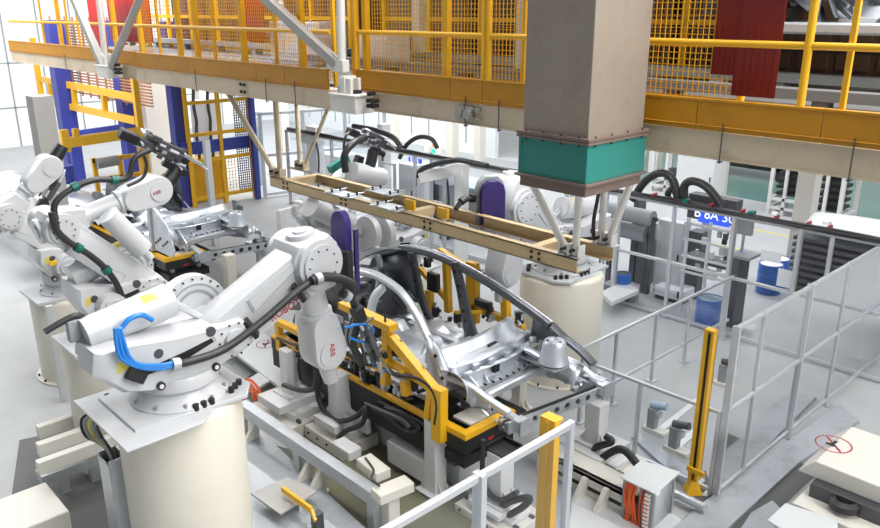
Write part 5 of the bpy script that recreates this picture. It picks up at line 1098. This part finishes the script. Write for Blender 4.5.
c3 = thing('body_side_stack', 'pale pressed body sides resting behind the raised robot forearm', 'body panel', (-17.5, 5.2, 0))
for k, (x, y, z, w_, h_) in enumerate(((-19.6, 5.4, .7, 2.0, .8), (-21.4, 4.6, .9, 1.8, .9), (-18.6, 4.4, .6, 1.6, .7))):
    g = [[V((x+i*.1*w_, y+.14*math.sin(i*.9)+j*.15, z+h_*(.2+.8*math.sin(PI*(j+1)/11))*(1-.25*((i-5)/5.)**2))) for i in range(11)] for j in range(10)]
    link('pressing', MB().grid(g), 'steel_bright', c3, solid=.015)
link('carrier', MB().b2((-22.4, 4.9, 0), (-18.2, 5.1, .7)).b2((-22.4, 6.2, 0), (-18.2, 6.4, .7)), 'light_grey', c3)
bl_ = MB().b2((-14.6, 8.1, .55), (-9.2, 8.28, .72)); t = thing('line_beam', 'pale horizontal beam along the floor beside the second car body', 'beam', (-12, 8.6, 0)); link('beam', bl_, 'wall_white', t)
for x in (-14.2, -12.5, -10.8): link('leg', MB().b2((x, 8.12, 0), (x+.12, 8.26, .55)), 'wall_white', t)

# ================================================================ LEFT BACKGROUND CELL
yc = thing('yellow_gantry', 'yellow rectangular frame with brown mesh hung in front of blue posts, upper left', 'gantry', (-25, 9, 0))
Q = [at(*q, Y=9.0) for q in ((40, 79), (135, 98), (46, 101), (137, 121))]
link('rail', MB().bar(Q[0], Q[1], .12, .2), 'bright_yellow', yc); link('rail', MB().bar(Q[2], Q[3], .12, .2), 'bright_yellow', yc)
for x in (50, 74, 104): a, b = at(x, 80+(x-45)*.2, Y=9.0), at(x+2, 102+(x-45)*.21, Y=9.0); link('upright', MB().bar(a, b, .14), 'bright_yellow', yc)
a = at(136, 84, Y=9.0); link('end_post', MB().b2((a.x-.09, 8.9, 0), (a.x+.09, 9.05, 4.6)), 'bright_yellow', yc); link('end_post', MB().b2((Q[0].x-.1, 8.9, 0), (Q[0].x+.1, 9.05, 4.6)), 'bright_yellow', yc)
m = MB()
for k in range(26): z = 2.9+k*.09; m.bar((Q[0].x+.4, 9.5, z), (Q[1].x, 9.5, z), .045)
for k in range(10): x = Q[0].x+.4+k*.7; m.bar((x, 9.5, 2.8), (x, 9.5, 5.3), .05)
link('mesh', m, 'tan_mesh', yc, smooth=False)
def bpost(label, x, y0, X=None, w=.36):
    p = at(x, y0, X=X); t = thing('blue_post', label, 'post', (p.x, p.y, 0), 'blue machine posts'); link('post', MB().b2((p.x-w/2, p.y-w/2, 0), (p.x+w/2, p.y+w/2, 5.2)), 'navy', t, bevel=.02); link('web', MB().b2((p.x-w*.9, p.y-.04, 0), (p.x-w/2, p.y+w/2, 5.2)), 'mid_grey', t); return p
bpost('blue post at the left end of the yellow gantry', 68, 120, -27, .5); bpost('blue post behind the tip of the raised weld gun', 130, 125, -24, .5); bpost('blue post left of the yellow mesh door', 181, 150, -21.2, .36); bpost('slim blue post right of the yellow mesh door', 255, 150, -20.6, .16)
t = thing('blue_crossbeam', 'blue crossbeam low between the blue posts, upper left', 'beam', at(100, 132, X=-25)); a, b = at(72, 137, X=-26), at(135, 128, X=-24.2); link('beam', MB().bar(a, b, .3, .35), 'navy', t)
for p in (a, b): link('drop_leg', MB().b2((p.x-.1, p.y-.1, 0), (p.x+.1, p.y+.1, p.z)), 'navy', t)
t = thing('yellow_crossbar', 'thick yellow bar ending in a hook left of the black weld gun', 'bar', at(100, 140, X=-18.5)); a, b = at(66, 143, X=-18.5), at(141, 132, X=-18.5); link('bar', MB().bar(a, b, .18, .22), 'bright_yellow', t); link('hook', MB().bar(a-Z1*.2, a+Z1*.3, .16).bar(a+Y1*.25-Z1*.1, a+Y1*.25+Z1*.3, .12), 'bright_yellow', t)
link('post', MB().b2((b.x-.1, b.y-.1, 0), (b.x+.1, b.y+.1, b.z)), 'bright_yellow', t); link('motor', MB().cyl(a-Z1*.9-Y1*.1, a-Z1*.5-Y1*.1, .2, n=14), 'navy', t)
t = thing('roller_station', 'lower yellow frame with rollers below the thick yellow bar', 'frame', at(110, 170, X=-19.5))
for y, s in ((157, -.10), (176, -.12)): link('bar', MB().bar(at(92, y+4, X=-19.5), at(146, y-3, X=-19.5), .10), 'yellow', t)
for x in (94, 120, 145): a = at(x, 158, X=-19.5); link('leg', MB().b2((a.x-.05, a.y-.05, 0), (a.x+.05, a.y+.05, a.z)), 'yellow', t)
link('roller', MB().cyl(at(97, 164, X=-19.4), at(118, 160, X=-19.4), .13, n=16), 'mid_grey', t)
# yellow mesh door in the blue frame
dX = -20.9; md = thing('mesh_door', 'tall yellow framed door with purple mesh and a blue sill', 'door', at(220, 205, X=dX))
ya_, yb_ = at(190, 150, X=dX).y, at(252, 150, X=dX).y
for y in (ya_, (ya_+yb_)/2, yb_): link('stile', MB().b2((dX-.05, y-.05, 0), (dX+.05, y+.05, 4.7)), 'bright_yellow', md)
for z in (.25, 1.35, 2.1, 3.0, 4.6): link('rail', MB().b2((dX-.04, ya_, z-.05), (dX+.04, yb_, z+.05)), 'bright_yellow', md)
link('sill_beam', MB().b2((dX-.12, ya_-.2, 1.55), (dX+.0, yb_+.1, 1.9)), 'navy', md)
m = MB()
for k in range(7): y = yb_-.05-k*.07; m.bar((dX-.03, y, .3), (dX-.03, y, 4.6), .02)
for k in range(60): m.bar((dX-.03, yb_-.5, .3+k*.072), (dX-.03, yb_, .3+k*.072), .02)
link('mesh', m, 'purple_mesh', md, smooth=False)
m = MB()
for k in range(14): y = ya_+.1+k*.1; m.bar((dX-.02, y, .3), (dX-.02, y, 1.35), .012)
for k in range(10): m.bar((dX-.02, ya_, .3+k*.1), (dX-.02, yb_-.5, .3+k*.1), .012)
link('mesh', m, 'yellow', md, smooth=False)
cabinet('white cabinet with a red switch behind the yellow mesh door', 190, 100, 215, 200, 11.4, .5, 'wall_white'); 
for lab, x, y in (('black chain hanging behind the left pane of the yellow door', 197, 130), ('black chain hanging behind the right pane of the yellow door', 212, 140)): p = at(x, y, X=-21.6); solo('chain', MB().tube([(p.x, p.y+.02*math.sin(i*2), 4.5-i*.3) for i in range(16)], .05), 'dark_steel', lab, 'chain')
a = at(226, 108, X=-22.5); solo('orange_panel', MB().b2((-22.55, a.y-.5, 3.1), (-22.5, a.y+.7, 5.0)), 'orange', 'orange-red mesh panel glimpsed high behind the yellow door', 'panel')
for x, lab in ((56, 'tall grey steel column at the left edge beside the third robot'), (212, 'pale grey post in front of the yellow mesh door')):
    p = at(x, 200, X=-13.6 if x < 100 else -17.0); w_ = .32 if x < 100 else .14; solo('steel_post', MB().b2((p.x-w_/2, p.y-w_/2, 0), (p.x+w_/2, p.y+w_/2, 4.2 if x < 100 else 2.6)), 'tube_grey' if x < 100 else 'light_grey', lab, 'post', bevel=.01)

# ================================================================ LOWER LEFT: cable tray, cream bars, posts
ct = thing('cable_tray', 'upright galvanised cable tray against the nearest drum', 'cable tray', at(108, 540, Z=0)); p = at(106, 456, Z=1.35)
link('channel', MB().b2((p.x-.14, p.y-.02, 0), (p.x-.12, p.y+.16, 1.35)).b2((p.x+.12, p.y-.02, 0), (p.x+.14, p.y+.16, 1.35)).b2((p.x-.14, p.y+.14, 0), (p.x+.14, p.y+.16, 1.35)).b2((p.x-.13, p.y-.03, .0), (p.x+.13, p.y-.01, 1.3)), 'galvanised', ct)
for k in range(5): hose(ct, [at(92+k*4, 412, Z=1.72), at(82+k*4, 420+k, Z=1.66), at(86+k*4, 436, Z=1.5), (p.x-.1+k*.045, p.y+.05, 1.35), (p.x-.1+k*.045, p.y+.05, .9)], .014+.006*(k % 2), ['rubber', 'mid_grey', 'label_yellow', 'mid_grey', 'rubber'][k], name='cable')
for i, (y, lab) in enumerate(((414, 'upper cream bar'), (432, 'middle cream bar'), (450, 'lower cream bar'))):
    a, b = at(38, y+18, Z=.55), at(112, y-10, Z=.55); b.x = a.x; solo('line_bar', MB().bar(a, b+Y1*.2, .11, .16), 'ivory', lab+' crossing the gap at lower left, left of the nearest drum', 'bar', 'cream bars at lower left', bevel=.006)
    
t = thing('bar_support', 'galvanised trough under the cream bars at lower left', 'trough', at(70, 460, Z=0)); a, b = at(40, 478, Z=.3), at(112, 450, Z=.3); b.x = a.x; link('trough', MB().bar(a, b, .22, .12), 'galvanised', t); link('leg', MB().b2((a.x-.05, a.y+.2, 0), (a.x+.05, a.y+.3, .24)), 'galvanised', t); link('leg', MB().b2((b.x-.05, b.y-.3, 0), (b.x+.05, b.y-.2, .24)), 'galvanised', t)
p = at(50, 505, Z=.35); solo('cream_box', MB().b2((p.x-.5, p.y-.9, 0), (p.x+.25, p.y+.12, .35)), 'ivory', 'cream box cut by the lower left edge', 'box', bevel=.015)
p = at(65, 400, Z=.0); solo('guard_post', MB().b2((p.x-.035, p.y-.05, 0), (p.x+.035, p.y+.05, 1.5)), 'light_grey', 'pale grey upright bar in front of the left-edge drum', 'post', bevel=.006)
p = at(58, 330, X=-10.4); cj = thing('cable_joint', 'grey junction bracket carrying black cables in front of the left-edge drum', 'bracket', p); link('bracket', MB().box(at(75, 330, X=XR-.1), (.08, .12, .2)), 'mid_grey', cj, bevel=.01)

upc = dup(car, (5.0, 2.9, 4.3), 'silver car body shell up on the platform behind the right-hand rail')

for k, (x, y, z) in enumerate(((-17.2, 6.3, 1.05), (-16.3, 6.9, 1.1), (-18.4, 6.5, 1.0))):
    g = [[V((x+i*.11-.5, y+j*.09-.4, z+.28*math.sin(PI*(j+.5)/10)*(1-.3*abs(i-5)/5)+.05*math.sin(i*1.6+k))) for i in range(11)] for j in range(10)]
    link('inner_panel', MB().grid(g), 'steel_bright', c2, solid=.012)
link('inner_machine', MB().b2((dX-1.3, ya_+.15, 0), (dX-.5, yb_-.6, 1.25)), 'yellow', md, bevel=.02)
for lab, x, yy, w_, h_, m_ in (('pale machine column behind the fence between the two tan struts', 318, 190, .5, 2.3, 'wall_white'), ('grey machine column behind the tan diagonal strut', 262, 200, .3, 2.4, 'blue_grey'), ('slim white column behind the far robot gun', 386, 200, .22, 2.6, 'white'), ('grey motor column behind the yellow stop plates', 448, 215, .3, 1.9, 'mid_grey')):
    q_ = at(x, yy, Y=13.0+.2*(x % 3)); t = thing('machine_column', lab, 'machine', (q_.x, q_.y, 0)); link('body', MB().b2((q_.x-w_/2, q_.y-.15, 0), (q_.x+w_/2, q_.y+.15, h_)), m_, t, bevel=.015)
    link('head', MB().b2((q_.x-w_*.7, q_.y-.25, h_-.5), (q_.x+w_*.7, q_.y+.1, h_-.15)), 'light_grey', t, bevel=.02); link('hose', MB().tube([(q_.x+w_*.6, q_.y-.2, h_-.3), (q_.x+w_, q_.y-.25, h_-.8), (q_.x+w_*.7, q_.y-.2, .6), (q_.x+w_*.8, q_.y-.2, .05)], .03), 'rubber', t)
WORLD = .72; EXPO = -0.18
# ================================================================ LIGHT
w = bpy.data.worlds.new('hall_light'); bpy.context.scene.world = w; w.use_nodes = True; nt = w.node_tree
bg = nt.nodes['Background']; bg.inputs['Strength'].default_value = WORLD
tc = nt.nodes.new('ShaderNodeTexCoord'); sx = nt.nodes.new('ShaderNodeSeparateXYZ'); rp = nt.nodes.new('ShaderNodeValToRGB')
nt.links.new(tc.outputs['Generated'], sx.inputs[0]); nt.links.new(sx.outputs['Z'], rp.inputs['Fac']); nt.links.new(rp.outputs['Color'], bg.inputs['Color'])
rp.color_ramp.elements[0].color = (.53, .56, .61, 1); rp.color_ramp.elements[1].color = (.96, .98, 1, 1)
def lamp(name, loc, aim, sx, sy, watts, col=(1, 1, 1)):
    l = bpy.data.lights.new(name, 'AREA'); l.shape = 'RECTANGLE'; l.size = sx; l.size_y = sy; l.energy = watts; l.color = col
    o = bpy.data.objects.new(name, l); C.objects.link(o); o.location = V(loc)
    o.rotation_euler = (V(aim)-V(loc)).to_track_quat('-Z', 'Y').to_euler()
lamp('skylight', (3.5, 7, 11), (-6, 6, 1), 8, 14, 3000, (1, .985, .96))
lamp('roof_light', (-8, 6.6, 11.5), (-8, 5.4, 0), 14, 3, 1500)
lamp('roof_light', (-22, 4, 10.5), (-22, 8, 0), 10, 12, 2800)
lamp('roof_light', (-8, 19, 10.5), (-9, 17, 0), 22, 8, 2200)
lamp('roof_light', (-24, 18, 10.5), (-24, 16, 0), 14, 8, 3200)
for x in (-14, -10, -6, -2):
    for y in (7.6, 10.5):
        lamp('under_deck_fill', (x, y, 4.45), (x, y, 0), 2.4, .25, 75)  # unseen fill lamps, added to brighten the space under the deck
sc = bpy.context.scene; sc.view_settings.view_transform = 'Standard'; sc.view_settings.look = 'None'
sc.view_settings.exposure = EXPO; sc.view_settings.gamma = 1; sc.view_settings.use_curve_mapping = False
